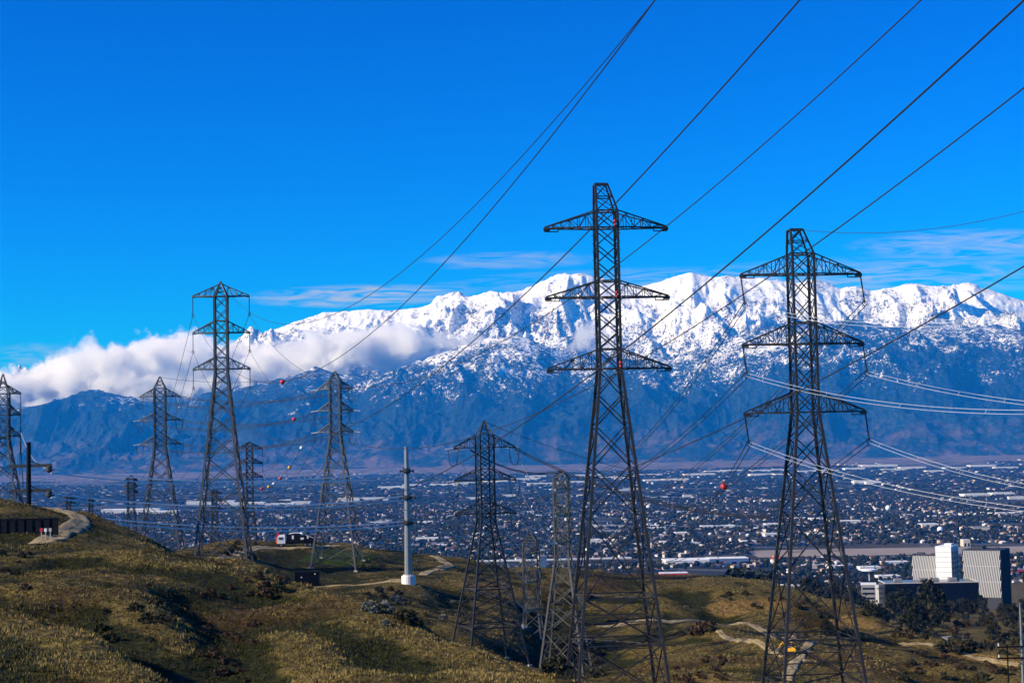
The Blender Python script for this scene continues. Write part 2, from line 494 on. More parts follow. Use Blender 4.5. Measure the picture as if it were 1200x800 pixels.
def hill_material():
    m, nt, b = new_mat('dry_grass_slope')
    p = pos(nt)
    big = noise(nt, p, 0.022, 5, 0.6, 0.4)
    mid = noise(nt, p, 0.12, 5, 0.65, 0.3)
    fine = noise(nt, p, 1.1, 5, 0.75)
    speck = noise(nt, p, 3.2, 3, 0.7)
    dry = ramp(nt, fine, [(0.3, (0.040, 0.027, 0.005)), (0.5, (0.14, 0.10, 0.022)), (0.7, (0.37, 0.27, 0.075))])
    grn = ramp(nt, fine, [(0.3, (0.006, 0.008, 0.001)), (0.52, (0.026, 0.029, 0.004)), (0.72, (0.080, 0.074, 0.014))])
    brn = ramp(nt, fine, [(0.3, (0.020, 0.011, 0.003)), (0.55, (0.085, 0.045, 0.012)), (0.75, (0.19, 0.11, 0.03))])
    da = nt.nodes.new('ShaderNodeAttribute'); da.attribute_name = 'dry'  # dry grass tone, also painting light on crests and shade in gullies
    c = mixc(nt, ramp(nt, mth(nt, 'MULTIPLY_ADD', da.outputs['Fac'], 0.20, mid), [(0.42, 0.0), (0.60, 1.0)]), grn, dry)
    c = mixc(nt, ramp(nt, big, [(0.54, 0.0), (0.64, 0.9)]), c, brn)
    ba = nt.nodes.new('ShaderNodeAttribute'); ba.attribute_name = 'bare'
    earth = ramp(nt, fine, [(0.3, (0.10, 0.055, 0.014)), (0.52, (0.30, 0.18, 0.045)), (0.7, (0.50, 0.35, 0.13))])
    c = mixc(nt, ramp(nt, mth(nt, 'ADD', mth(nt, 'MULTIPLY', ba.outputs['Fac'], 0.55), mth(nt, 'MULTIPLY', mid, 0.6)), [(0.50, 0.0), (0.66, 0.9)]), c, earth)
    c = mixc(nt, ramp(nt, speck, [(0.42, 0.55), (0.56, 0.0)]), c, (0.008, 0.008, 0.003))
    nt.links.new(c, b.inputs['Base Color'])
    b.inputs['Roughness'].default_value = 0.95; b.inputs['Specular IOR Level'].default_value = 0.1
    h = mth(nt, 'ADD', mth(nt, 'MULTIPLY', mid, 1.5), mth(nt, 'ADD', fine, mth(nt, 'MULTIPLY', speck, 0.5)))
    bump(nt, h, 0.9, 0.7, b)
    return m
M['hill'] = hill_material()
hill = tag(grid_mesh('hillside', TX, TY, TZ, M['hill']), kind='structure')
_lD = np.log(DS)
def height_fast(X, Y):
    u = np.clip((X / np.maximum(Y, 6.01) + 0.6) / 1.2 * (len(US) - 1), 0, len(US) - 1.001); v = np.clip(np.interp(np.log(np.maximum(Y, 6.01)), _lD, np.arange(len(DS))), 0, len(DS) - 1.001)
    i, j = v.astype(int), u.astype(int); a, b = v - i, u - j
    return (TZ[i, j] * (1 - b) + TZ[i, j + 1] * b) * (1 - a) + (TZ[i + 1, j] * (1 - b) + TZ[i + 1, j + 1] * b) * a
def dry_crest_light(X, Y, r=7.0):  # relief tone: crests painted as sunlit dry gold, hollows painted as shaded
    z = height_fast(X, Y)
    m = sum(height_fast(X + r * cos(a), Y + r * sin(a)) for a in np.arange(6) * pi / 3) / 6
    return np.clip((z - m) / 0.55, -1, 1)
_dr = (dry_crest_light(TX, TY) + np.clip(TX / TY * 2.5, -.35, .7)).ravel()
def bareness(X, Y):
    out = np.zeros_like(X)
    for pts, w in (([(845,712,420),(862,711,420),(880,711,420),(900,712,420)], 5.0), ([(560,700,400),(600,694,420)], 6.0), ([(800,790,262),(850,794,255),(890,798,248)], 5.0), ([(985,722,408),(1020,735,400)], 4.0), ([(1060,760,362),(1120,772,348),(1190,783,338)], 2.2)):
        P = np.array([at(*q)[:2] for q in pts]); best = np.full(X.shape, 1e9)
        for a, b in zip(P[:-1], P[1:]):
            d = b - a; t = np.clip(((X - a[0]) * d[0] + (Y - a[1]) * d[1]) / (d @ d), 0, 1)
            best = np.minimum(best, (X - a[0] - t * d[0]) ** 2 + (Y - a[1] - t * d[1]) ** 2)
        out = np.maximum(out, np.exp(-best / (w * w)))
    return out
_ab = hill.data.attributes.new('bare', 'FLOAT', 'POINT'); _ab.data.foreach_set('value', bareness(TX, TY).ravel().astype(np.float32))
_at = hill.data.attributes.new('dry', 'FLOAT', 'POINT'); _at.data.foreach_set('value', _dr.astype(np.float32))  # dry grass by relief, with crest light and gully shade in the colour

# ------------------------------------------------------------------ valley floor
VZ = -200.0
def valley_z(Y):
    return VZ + np.clip((np.asarray(Y, float) - 9000) / 8000, 0, 1.4) ** 1.5 * 45
def valley_hit(px, py):
    r = rays(px, py); d = VZ / r[2]
    for _ in range(12):
        d = float(valley_z(d)) / r[2]
    return r * d
def valley_material():
    m, nt, b = new_mat('valley_ground')
    p = pos(nt)
    mp = N(nt, 'ShaderNodeMapping'); nt.links.new(p, mp.inputs[0]); mp.inputs['Rotation'].default_value = (0, 0, 0.35)
    mp.inputs['Scale'].default_value = (1, 0.55, 1)
    big = noise(nt, mp.outputs[0], 0.0009, 4, 0.6)
    mid = noise(nt, mp.outputs[0], 0.006, 5, 0.7)
    fine = noise(nt, p, 0.06, 3, 0.7)
    br = N(nt, 'ShaderNodeTexBrick', Scale=0.0035)
    br.inputs['Color1'].default_value = (0.9, 0.9, 0.9, 1); br.inputs['Color2'].default_value = (0.9, 0.9, 0.9, 1); br.inputs['Mortar'].default_value = (0, 0, 0, 1)
    br.inputs['Mortar Size'].default_value = 0.035; br.inputs['Brick Width'].default_value = 0.9; br.inputs['Row Height'].default_value = 0.4
    nt.links.new(mp.outputs[0], br.inputs['Vector'])
    c = ramp(nt, mid, [(0.35, (0.012, 0.014, 0.009)), (0.52, (0.026, 0.025, 0.018)), (0.64, (0.060, 0.050, 0.036)), (0.74, (0.20, 0.16, 0.12))])
    c = mixc(nt, ramp(nt, big, [(0.56, 0.0), (0.66, 0.8)]), c, (0.15, 0.105, 0.075))
    c = mixc(nt, ramp(nt, fine, [(0.40, 0.5), (0.60, 0.0)]), c, (0.03, 0.035, 0.025))
    c = mixc(nt, mth(nt, 'SUBTRACT', 0.9, br.outputs['Color']), c, (0.09, 0.088, 0.085))
    sy = nt.nodes.new('ShaderNodeSeparateXYZ'); nt.links.new(p, sy.inputs[0])
    fan = mth(nt, 'DIVIDE', mth(nt, 'MULTIPLY_ADD', mth(nt, 'SUBTRACT', mid, 0.5), 6000.0, mth(nt, 'SUBTRACT', sy.outputs[1], 12000.0)), 1500.0)
    c = mixc(nt, mth(nt, 'MULTIPLY', mth(nt, 'MINIMUM', mth(nt, 'MAXIMUM', fan, 0.0), 1.0), ramp(nt, mid, [(0.40, 0.0), (0.62, 0.9)])), c, (0.22, 0.145, 0.11))
    nt.links.new(c, b.inputs['Base Color']); b.inputs['Roughness'].default_value = 0.95
    b.inputs['Specular IOR Level'].default_value = 0.1
    return m
M['valley'] = valley_material()
vU, vD = np.meshgrid(np.linspace(-0.75, 0.75, 90), np.exp(np.linspace(log(1300), log(20300), 120)))
tag(grid_mesh('ground', vU * vD, vD, valley_z(vD) - np.clip((2300 - vD) / 1000, 0, 1) * 18, M['valley']), kind='structure')

# ------------------------------------------------------------------ mountains
def mountain_material(name, z_snow, z_soft, bare, trees, snow_cover):
    m, nt, b = new_mat(name)
    p = pos(nt)
    sep = nt.nodes.new('ShaderNodeSeparateXYZ'); nt.links.new(p, sep.inputs[0])
    geo = nt.nodes.new('ShaderNodeNewGeometry')
    sn = nt.nodes.new('ShaderNodeSeparateXYZ'); nt.links.new(geo.outputs['Normal'], sn.inputs[0])
    big = noise(nt, p, 0.0006, 5, 0.6)
    mid = noise(nt, p, 0.004, 5, 0.7)
    fine = noise(nt, p, 0.026, 4, 0.75)
    vf = noise(nt, p, 0.07, 2, 0.7)
    # altitude of the snow line wanders with the noise and is higher on steep ground
    alt = mth(nt, 'MULTIPLY_ADD', mth(nt, 'SUBTRACT', big, 0.5), 900.0, sep.outputs[2])
    alt = mth(nt, 'MULTIPLY_ADD', mth(nt, 'SUBTRACT', mid, 0.5), 500.0, alt)
    f = mth(nt, 'DIVIDE', mth(nt, 'SUBTRACT', alt, z_snow), z_soft)
    f = mth(nt, 'MINIMUM', mth(nt, 'MAXIMUM', f, 0.0), 1.0)
    pat = mth(nt, 'ADD', mth(nt, 'MULTIPLY', fine, 0.6), mth(nt, 'MULTIPLY', vf, 0.4))
    thr = mth(nt, 'SUBTRACT', 0.66, mth(nt, 'MULTIPLY', mth(nt, 'POWER', f, 0.7), snow_cover))
    thr = mth(nt, 'MULTIPLY_ADD', mth(nt, 'SUBTRACT', big, 0.5), -0.25, mth(nt, 'MULTIPLY_ADD', mth(nt, 'SUBTRACT', mid, 0.5), -0.45, thr))
    snow = ramp(nt, mth(nt, 'ADD', mth(nt, 'SUBTRACT', pat, thr), 0.5), [(0.455, 0.0), (0.56, 1.0)])
    snow = mth(nt, 'MULTIPLY', snow, ramp(nt, f, [(0.0, 0.0), (0.08, 1.0)]))
    g = ramp(nt, fine, [(0.35, tuple(c * .45 for c in trees)), (0.5, trees), (0.66, bare)])
    low = mth(nt, 'DIVIDE', mth(nt, 'SUBTRACT', sep.outputs[2], -200.0), 500.0)
    g = mixc(nt, mth(nt, 'MULTIPLY', ramp(nt, low, [(0.1, 1.0), (0.9, 0.0)]), ramp(nt, mid, [(0.47, 0.0), (0.62, 0.9)])), g, (0.13, 0.085, 0.075))
    c = mixc(nt, snow, g, (0.86, 0.87, 0.90))
    nt.links.new(c, b.inputs['Base Color']); b.inputs['Roughness'].default_value = 0.9
    b.inputs['Specular IOR Level'].default_value = 0.1
    bump(nt, mth(nt, 'ADD', mid, mth(nt, 'MULTIPLY', fine, 0.5)), 0.4, 40.0, b)
    return m
def mountain(name, sky, d_foot, d_ridge, d_back, amp, seed, mat, z_foot, cols=1250, rows=230, power=1.25, freq=1 / 1500., spur=0.3):
    px = np.linspace(-260, 1460, cols)
    sx, sy = zip(*sky)
    py = np.interp(px, sx, sy)
    R = at(px, py, d_ridge)
    ang = R[:, 0] / d_ridge
    zr = R[:, 2]
    fr = int(rows * 0.72)
    t = np.concatenate([np.linspace(0, 1, fr), 1 + np.linspace(0, 1, rows - fr + 1)[1:]])
    T, A = np.meshgrid(t, ang, indexing='ij')
    Zr = np.broadcast_to(zr, T.shape)
    D = np.where(T <= 1, d_foot + (d_ridge - d_foot) * T, d_ridge + (d_back - d_ridge) * (T - 1))
    prof = np.where(T <= 1, np.clip(T, 0, 1) ** power, 1 - 0.75 * (T - 1))
    X, Y = A * D, D
    wx = X + 500 * fbm(X / 2600 + seed, Y / 2600, 3); wy = Y + 500 * fbm(X / 2600, Y / 2600 + seed + 9, 3)
    n = ridged(wx * freq + seed, wy * freq * 0.62, 8, 0.57) - 0.84
    env = np.where(T <= 1, np.clip(T * 2.6, 0, 1) * (1 - 0.90 * np.clip((T - 0.75) / 0.25, 0, 1)), 0.3)
    sp = ridged(A * 34 + seed + 0.4 * fbm(A * 20, T * 2, 2), T * 0.9 + seed, 3, 0.5) - 0.7        # spurs running down the face
    spe = np.where(T <= 1, 4 * T * (1 - T), 0)
    Z = z_foot + (Zr - z_foot) * prof + amp * (n * env + spur * sp * spe)
    Z = Z + 15 * fbm(X / 190, Y / 190, 4) * np.clip(T * 4, 0, 1) - 30 * np.clip(1 - T * 12, 0, 1)
    o = grid_mesh(name, X, Y, Z, mat)
    tag(o, kind='structure')
    return o
SKY_BACK = [(-260,470),(0,452),(150,440),(250,412),(300,396),(322,387),(345,376),(380,366),(430,361),(470,363),(500,358),(530,350),(545,352),(575,347),(592,350),(612,346),(640,335),(662,324),(682,320),(700,325),(730,330),(750,334),(772,329),(797,322),(812,320),(840,326),(870,328),(905,330),(930,335),(955,331),(970,333),(985,338),(1003,334),(1020,340),(1050,337),(1080,335),(1105,337),(1120,342),(1142,340),(1170,347),(1200,352),(1460,390)]
SKY_FRONT = [(-260,492),(0,480),(25,477),(50,473),(75,469),(100,461),(115,457),(140,463),(160,469),(200,474),(235,466),(262,459),(300,451),(332,444),(370,433),(402,439),(440,441),(470,431),(500,419),(540,406),(570,398),(600,392),(622,396),(640,404),(670,418),(700,423),(740,426),(790,416),(840,400),(880,385),(930,378),(960,380),(1000,378),(1050,383),(1100,380),(1150,384),(1200,388),(1460,405)]
M['mount_back'] = mountain_material('snowy_range', 500.0, 1900.0, (0.11, 0.085, 0.07), (0.016, 0.022, 0.024), 0.245)
M['mount_front'] = mountain_material('forested_range', 540.0, 1200.0, (0.030, 0.034, 0.036), (0.003, 0.014, 0.016), 0.185)
mountain('rear_mountain_range', SKY_BACK, 22200, 26500, 31000, 520, 3.7, M['mount_back'], 150, power=1.0, freq=1 / 2400., spur=0.12)
mountain('front_mountain_range', SKY_FRONT, 15800, 19000, 20200, 230, 11.2, M['mount_front'], -172, power=1.2, freq=1 / 2000., spur=0.25)

# ------------------------------------------------------------------ haze over the valley (near ranges inside, clouds and far range beyond it)
HAZE_DENSITY = 3.2e-5
hz = MB()
hz.box((0, 10200, 640), (34000, 20800, 1740))
hzm = bpy.data.materials.new('haze_air'); hzm.use_nodes = True
ht = hzm.node_tree; ht.nodes.clear()
ho = ht.nodes.new('ShaderNodeOutputMaterial'); hv = ht.nodes.new('ShaderNodeVolumePrincipled')
hv.inputs['Color'].default_value = (0.012, 0.30, 1.0, 1)
hv.inputs['Absorption Color'].default_value = (1, 1, 1, 1)
hv.inputs['Density'].default_value = HAZE_DENSITY
hv.inputs['Anisotropy'].default_value = 0.0
ht.links.new(hv.outputs[0], ho.inputs['Volume'])
tag(hz.build('haze', hzm), kind='stuff')

# ------------------------------------------------------------------ clouds: one bank of cumulus between the ranges
def cloud_bank(name, top, bot, d0, d1, dens, label):
    dm = (d0 + d1) / 2
    tx = [at(p, y, dm) for p, y in top]; bx = [at(p, y, dm) for p, y in bot]
    x0, x1 = tx[0][0] - 200, tx[-1][0] + 200
    z0 = min(p[2] for p in bx) - 150; z1 = max(p[2] for p in tx) + 220
    m = MB(); m.box(((x0 + x1) / 2, dm, (z0 + z1) / 2), (x1 - x0, d1 - d0, z1 - z0))
    mt = bpy.data.materials.new('cloud_vapour'); mt.use_nodes = True
    nt = mt.node_tree; nt.nodes.clear()
    out = nt.nodes.new('ShaderNodeOutputMaterial'); vol = nt.nodes.new('ShaderNodeVolumePrincipled')
    p = pos(nt)
    sep = nt.nodes.new('ShaderNodeSeparateXYZ'); nt.links.new(p, sep.inputs[0])
    fx = mth(nt, 'DIVIDE', mth(nt, 'SUBTRACT', sep.outputs[0], x0), x1 - x0)
    fz = mth(nt, 'DIVIDE', mth(nt, 'SUBTRACT', sep.outputs[2], z0), z1 - z0)
    def curve(pts):
        c = nt.nodes.new('ShaderNodeFloatCurve'); cv = c.mapping.curves[0]
        fl = [((q[0] - x0) / (x1 - x0), (q[2] - z0) / (z1 - z0)) for q in pts]
        fl = [(0.0, fl[0][1])] + fl + [(1.0, fl[-1][1])]
        while len(cv.points) < len(fl): cv.points.new(0.5, 0.5)
        for i, (a, b_) in enumerate(fl):
            cv.points[i].location = (a, b_); cv.points[i].handle_type = 'VECTOR'
        c.mapping.update()
        nt.links.new(fx, c.inputs['Value']); return c.outputs[0]
    ct, cb = curve(tx), curve(bx)
    n1 = noise(nt, p, 1 / 620., 9, 0.66, 0.5)
    wv = nt.nodes.new('ShaderNodeVectorMath'); wv.operation = 'ADD'
    nz = N(nt, 'ShaderNodeTexNoise', Scale=1 / 300., Detail=2.0); nt.links.new(p, nz.inputs['Vector'])
    sc_ = nt.nodes.new('ShaderNodeVectorMath'); sc_.operation = 'SCALE'; sc_.inputs['Scale'].default_value = 170.0
    nt.links.new(nz.outputs['Color'], sc_.inputs[0]); nt.links.new(p, wv.inputs[0]); nt.links.new(sc_.outputs[0], wv.inputs[1])
    def puff(scale):
        v = N(nt, 'ShaderNodeTexVoronoi', Scale=scale); v.feature = 'SMOOTH_F1'; v.inputs['Smoothness'].default_value = 0.35
        nt.links.new(wv.outputs[0], v.inputs['Vector']); return v.outputs['Distance']
    v1, v2, v3 = puff(1 / 520.), puff(1 / 230.), puff(1 / 105.)
    H = z1 - z0
    # distance (m) below the top and above the bottom, roughened by the billows
    a = mth(nt, 'MULTIPLY', mth(nt, 'SUBTRACT', ct, fz), H)
    b = mth(nt, 'MULTIPLY', mth(nt, 'SUBTRACT', fz, cb), H)
    yy = mth(nt, 'DIVIDE', mth(nt, 'ABSOLUTE', mth(nt, 'SUBTRACT', sep.outputs[1], dm)), (d1 - d0) / 2)
    c = mth(nt, 'MULTIPLY', mth(nt, 'SUBTRACT', 0.95, yy), (d1 - d0) / 2)
    d = mth(nt, 'MINIMUM', mth(nt, 'MINIMUM', a, mth(nt, 'MULTIPLY', b, 0.8)), c)
    nn = mth(nt, 'ADD', mth(nt, 'MULTIPLY', mth(nt, 'SUBTRACT', n1, 0.52), 1150.0), mth(nt, 'MULTIPLY', mth(nt, 'SUBTRACT', 0.50, v1), 260.0))
    nn = mth(nt, 'ADD', nn, mth(nt, 'ADD', mth(nt, 'MULTIPLY', mth(nt, 'SUBTRACT', 0.48, v2), 190.0), mth(nt, 'MULTIPLY', mth(nt, 'SUBTRACT', 0.46, v3), 120.0)))
    dd = mth(nt, 'ADD', mth(nt, 'SUBTRACT', d, 45.0), nn)
    dn = mth(nt, 'MULTIPLY', mth(nt, 'MINIMUM', mth(nt, 'MAXIMUM', mth(nt, 'DIVIDE', dd, 70.0), 0.0), 1.0), dens)
    nt.links.new(dn, vol.inputs['Density'])
    vol.inputs['Color'].default_value = (0.985, 0.985, 0.985, 1)
    vol.inputs['Absorption Color'].default_value = (1, 1, 1, 1)
    vol.inputs['Anisotropy'].default_value = 0.35
    nt.links.new(vol.outputs[0], out.inputs['Volume'])
    o = m.build(name, mt)
    return tag(o, label, 'cloud', kind='stuff')
cloud_bank('cloud_bank',
    [(-200,452),(0,438),(30,428),(60,418),(90,408),(130,404),(160,397),(190,392),(215,397),(240,398),(300,402),(330,400),(360,396),(400,391),(440,386),(480,386),(510,388),(540,393),(570,401),(600,412),(640,420),(664,404),(682,383),(696,380),(712,400),(730,425)],
    [(-200,500),(0,490),(50,484),(100,476),(150,478),(200,476),(250,470),(300,458),(350,446),(400,446),(440,446),(470,438),(500,424),(540,410),(570,402),(600,413),(640,421),(664,410),(682,404),(696,404),(712,404),(730,426)],
    20700, 22000, 0.016, 'long bank of white cumulus cloud lying along the mountainside at left')

# ------------------------------------------------------------------ dirt tracks draped on the hills
def ribbon(name, pts, width, mat, label=None, lift=0.16, kind='structure'):
    """pts: (px, py) on the terrain, or (X, Y) pairs already in the world when py < 0"""
    P = np.array([ground_hit(*p)[:2] if len(p) == 2 else on_ground(p[0], p[2])[:2] for p in pts])
    seg = np.r_[0, np.cumsum(np.linalg.norm(np.diff(P, axis=0), axis=1))]
    s = np.linspace(0, seg[-1], max(8, int(seg[-1] / 0.8)))
    # smooth centre line
    C = np.stack([np.interp(s, seg, P[:, 0]), np.interp(s, seg, P[:, 1])], -1)
    k = 9
    if len(C) > 3 * k:
        pad = np.concatenate([np.repeat(C[:1], k, 0), C, np.repeat(C[-1:], k, 0)])
        C = np.stack([np.convolve(pad[:, i], np.ones(2 * k + 1) / (2 * k + 1), 'valid') for i in (0, 1)], -1)
    T = np.gradient(C, axis=0); T /= np.linalg.norm(T, axis=1)[:, None] + 1e-9
    Nn = np.stack([-T[:, 1], T[:, 0]], -1)
    wv = width * (1 + 0.25 * pnoise(s / 7, s * 0 + 3.3) + 0.2 * pnoise(s / 2.2, s * 0 + 8.1))
    offs = np.linspace(-0.5, 0.5, 9)
    X = C[:, None, 0] + Nn[:, None, 0] * offs * wv[:, None]
    Y = C[:, None, 1] + Nn[:, None, 1] * offs * wv[:, None]
    Z = height(X, Y) + lift
    Z[:, 0] -= 0.35; Z[:, -1] -= 0.35
    o = grid_mesh(name, X, Y, Z, mat)
    aa = o.data.attributes.new('across', 'FLOAT', 'POINT'); aa.data.foreach_set('value', np.broadcast_to(np.abs(offs), X.shape).ravel().astype(np.float32))
    tag(o, label, kind=kind)
    return o
def track_material():
    m, nt, b = new_mat('dirt_track'); p = pos(nt)
    f = noise(nt, p, 0.5, 5, 0.7); g = noise(nt, p, 3.0, 3, 0.7)
    c = ramp(nt, f, [(0.3, (0.16, 0.11, 0.045)), (0.5, (0.33, 0.245, 0.11)), (0.7, (0.46, 0.35, 0.175))])
    c = mixc(nt, ramp(nt, g, [(0.36, 0.6), (0.5, 0.0)]), c, (0.10, 0.075, 0.035))
    aa = nt.nodes.new('ShaderNodeAttribute'); aa.attribute_name = 'across'
    e = mth(nt, 'ADD', aa.outputs['Fac'], mth(nt, 'MULTIPLY', mth(nt, 'SUBTRACT', f, 0.5), 0.35))
    turf = ramp(nt, g, [(0.35, (0.03, 0.028, 0.006)), (0.6, (0.13, 0.095, 0.025))])
    c = mixc(nt, ramp(nt, e, [(0.0, 0.75), (0.09, 0.0), (0.34, 0.0), (0.46, 1.0)]), c, turf)
    nt.links.new(c, b.inputs['Base Color']); b.inputs['Roughness'].default_value = 0.95
    bump(nt, g, 0.5, 0.2, b); return m
M['track'] = track_material()
TRACKS = [
 ([(30,640,240),(62,632,248),(76,625,262),(92,614,280),(97,606,296),(80,600,306),(60,598,316),(40,596,330)], 4.2),
 ([(215,655,372),(258,646,410),(285,640,430),(310,637,442),(340,637,450),(372,640,452),(400,640,462)], 3.8),
 ([(345,684,392),(380,684,394),(420,683,392),(455,682,390),(485,681,388)], 3.6),
 ([(505,652,474),(522,655,462),(530,660,448),(515,665,436),(500,670,426),(493,676,414)], 3.0),
 ([(690,735),(740,730),(780,729),(820,728),(860,729),(885,735),(905,744),(940,752)], 3.0),
 ([(840,738),(880,752),(915,768),(950,778)], 1.6),
 ([(920,800),(930,782),(940,765),(952,748)], 2.3),
 ([(1050,752),(1088,756),(1130,768),(1165,774),(1205,780)], 1.6),
]
for pts, w in TRACKS:
    ribbon('dirt_track', pts, w, M['track'])
def shaded_turf_material():  # green turf with the knoll's shade mixed into its dark colours
    m, nt, b = new_mat('green_turf_in_shade'); f = noise(nt, pos(nt), 0.7, 5, 0.7)
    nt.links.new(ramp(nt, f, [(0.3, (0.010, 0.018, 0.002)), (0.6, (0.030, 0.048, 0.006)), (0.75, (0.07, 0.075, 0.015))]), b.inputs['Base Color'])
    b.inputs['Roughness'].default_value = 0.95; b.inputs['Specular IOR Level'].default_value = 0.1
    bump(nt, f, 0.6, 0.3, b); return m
M['shaded_turf'] = shaded_turf_material()
ribbon('shaded_turf', [(363,655,442),(395,656,441),(436,658,438)], 22.0, M['shaded_turf'], lift=0.12)  # dark green sheet painting the shaded flank of the knoll

# ------------------------------------------------------------------ lattice pylons
def pylon(label, top, foot_py, d, arms, arm_px, hw_px, base_hw_px, kink_py, rot=0.0, mat='steel_dark', peak='apex',
          leg_w=0.42, brace_w=0.19, ins_len=0.0, ins_tilt=0.0, group='lattice pylons on the hills', body_top=None, detail=1,
          ins_mat='insul', strain=False, shaft_markers=(), panels=None, belts=(), foot=True):
    """top=(px,py); arms = [(chord_py, upper_chord_py)]; sizes are measured in the photograph and turned into metres at distance d"""
    mpp = d / FPX
    zt = at(top[0], top[1], d)[2]
    bx, by, bz0 = at(top[0] + (foot_py - top[1]) * tan(ROLL), foot_py, d)
    bz = bz0
    hh = lambda py: (foot_py - py) * mpp
    root = empty('lattice_pylon', (bx, by, bz), rot)
    tag(root, label, 'pylon', group)
    H = hh(top[1]); hk = hh(kink_py); hw, bw = hw_px * mpp, base_hw_px * mpp
    btop = hh(body_top if body_top is not None else arms[0][1])
    def wid(h):
        return bw + (hw - bw) * (h / hk) if h < hk else hw
    mt = M[mat]
    corner = [(-1, -1), (1, -1), (1, 1), (-1, 1)]
    def P(c, h):
        w = wid(h); return np.array([c[0] * w, c[1] * w, h])
    # panel levels: square-ish lattice in the shaft, growing downward in the splayed base
    keys = sorted({0.0, hk, btop} | {hh(a) for a, b in arms} | {hh(b) for a, b in arms if hh(b) <= btop + 0.01})
    levels = [0.0]
    for a, b in zip(keys[:-1], keys[1:]):
        if b - a < 0.4: continue
        if a < hk - 0.1 and panels:
            levels += [hh(q) for q in panels]
        elif a < hk - 0.1:
            seg = [b]; z = b
            while z > a + 0.1:
                step = wid(z) * 2 * (0.92 if detail else 1.3)
                z -= step
                if z - a < step * 0.55: z = a
                seg.append(z)
            levels += seg[::-1][1:]
        else:
            n = max(1, int(round((b - a) / (wid(a) * 2 * 0.95))))
            levels += [a + (b - a) * (i + 1) / n for i in range(n)]
    beltz = {round(hh(b), 2) for b in belts}
    levels = sorted(set(round(l, 2) for l in levels) | beltz)
    levels = [l for i, l in enumerate(levels) if i == 0 or l - levels[i - 1] > 0.5 or l in beltz]
    for c in corner:                                            # one mesh per leg
        m = MB(); m.angle(P(c, 0), P(c, hk), leg_w); m.angle(P(c, hk), P(c, btop), leg_w * 0.85)
        if foot:
            gx = bx + c[0] * bw * cos(rot) - c[1] * bw * sin(rot); gy = by + c[0] * bw * sin(rot) + c[1] * bw * cos(rot)
            gz = float(height(gx, gy)) - bz
            if gz < 0: m.angle((c[0] * (bw - gz * (bw - hw) / hk), c[1] * (bw - gz * (bw - hw) / hk), gz), P(c, 0), leg_w)
            k_ = bw - gz * (bw - hw) / hk
            m.box((c[0] * k_, c[1] * k_, gz - 0.15), (leg_w * 2.2, leg_w * 2.2, 0.9), 1)
        if detail > 1:                                          # step bolts
            for z in np.arange(3, btop, 0.9):
                q = P(c, z); m.bar(q, q + np.array([c[0] * 0.28, 0, 0]), 0.05)
        m.build('leg', [mt, M['concrete']], root)
    br = MB()
    armz = {round(hh(a), 2) for a, b in arms} | {round(hh(b), 2) for a, b in arms}
    for lo, hi in zip(levels[:-1], levels[1:]):
        for k in range(4):
            c0, c1 = corner[k], corner[(k + 1) % 4]
            a0, a1, b0, b1 = P(c0, lo), P(c1, lo), P(c0, hi), P(c1, hi)
            w = brace_w if hi <= hk else brace_w * 0.85
            big = np.linalg.norm(a1 - a0) > 5.5 and detail
            inward = np.array([-(c0[0] + c1[0]) / 2, -(c0[1] + c1[1]) / 2, 0]) * w * 0.6
            br.angle(a0, b1, w); br.angle(a1 + inward, b0 + inward, w)
            if hi in armz or lo == hk or hi in beltz:
                br.angle(b0, b1, w * 1.15)
            if lo in beltz and hi in beltz: br.angle((a0 + b0) / 2, (a1 + b1) / 2, w * .8)
            if big:                                             # redundant members: stiffen legs and the crossing
                X = (a0 + a1 + b0 + b1) / 4
                t = np.linalg.norm(a1 - a0) / (np.linalg.norm(a1 - a0) + np.linalg.norm(b1 - b0))
                X = a0 + (b1 - a0) * t
                for s0, s1, leg0, leg1 in ((a0, X, a0, b0), (X, b0, a0, b0), (a1, X, a1, b1), (X, b1, a1, b1)):
                    mid = (s0 + s1) / 2
                    tt = np.clip((mid[2] - leg0[2]) / (leg1[2] - leg0[2] + 1e-6), 0, 1)
                    br.angle(mid, leg0 + (leg1 - leg0) * tt, w * 0.5)
                    tq = np.clip(tt + (0.25 if s1 is X else -0.25), 0, 1)
                    br.angle(mid, leg0 + (leg1 - leg0) * tq, w * 0.45)
        if hi in armz or hi in beltz:                            # plan bracing
            br.angle(P(corner[0], hi), P(corner[2], hi), brace_w * 0.6); br.angle(P(corner[1], hi), P(corner[3], hi), brace_w * 0.6)
    br.build('bracing', mt, root)
    tips = {}
    L = arm_px * mpp
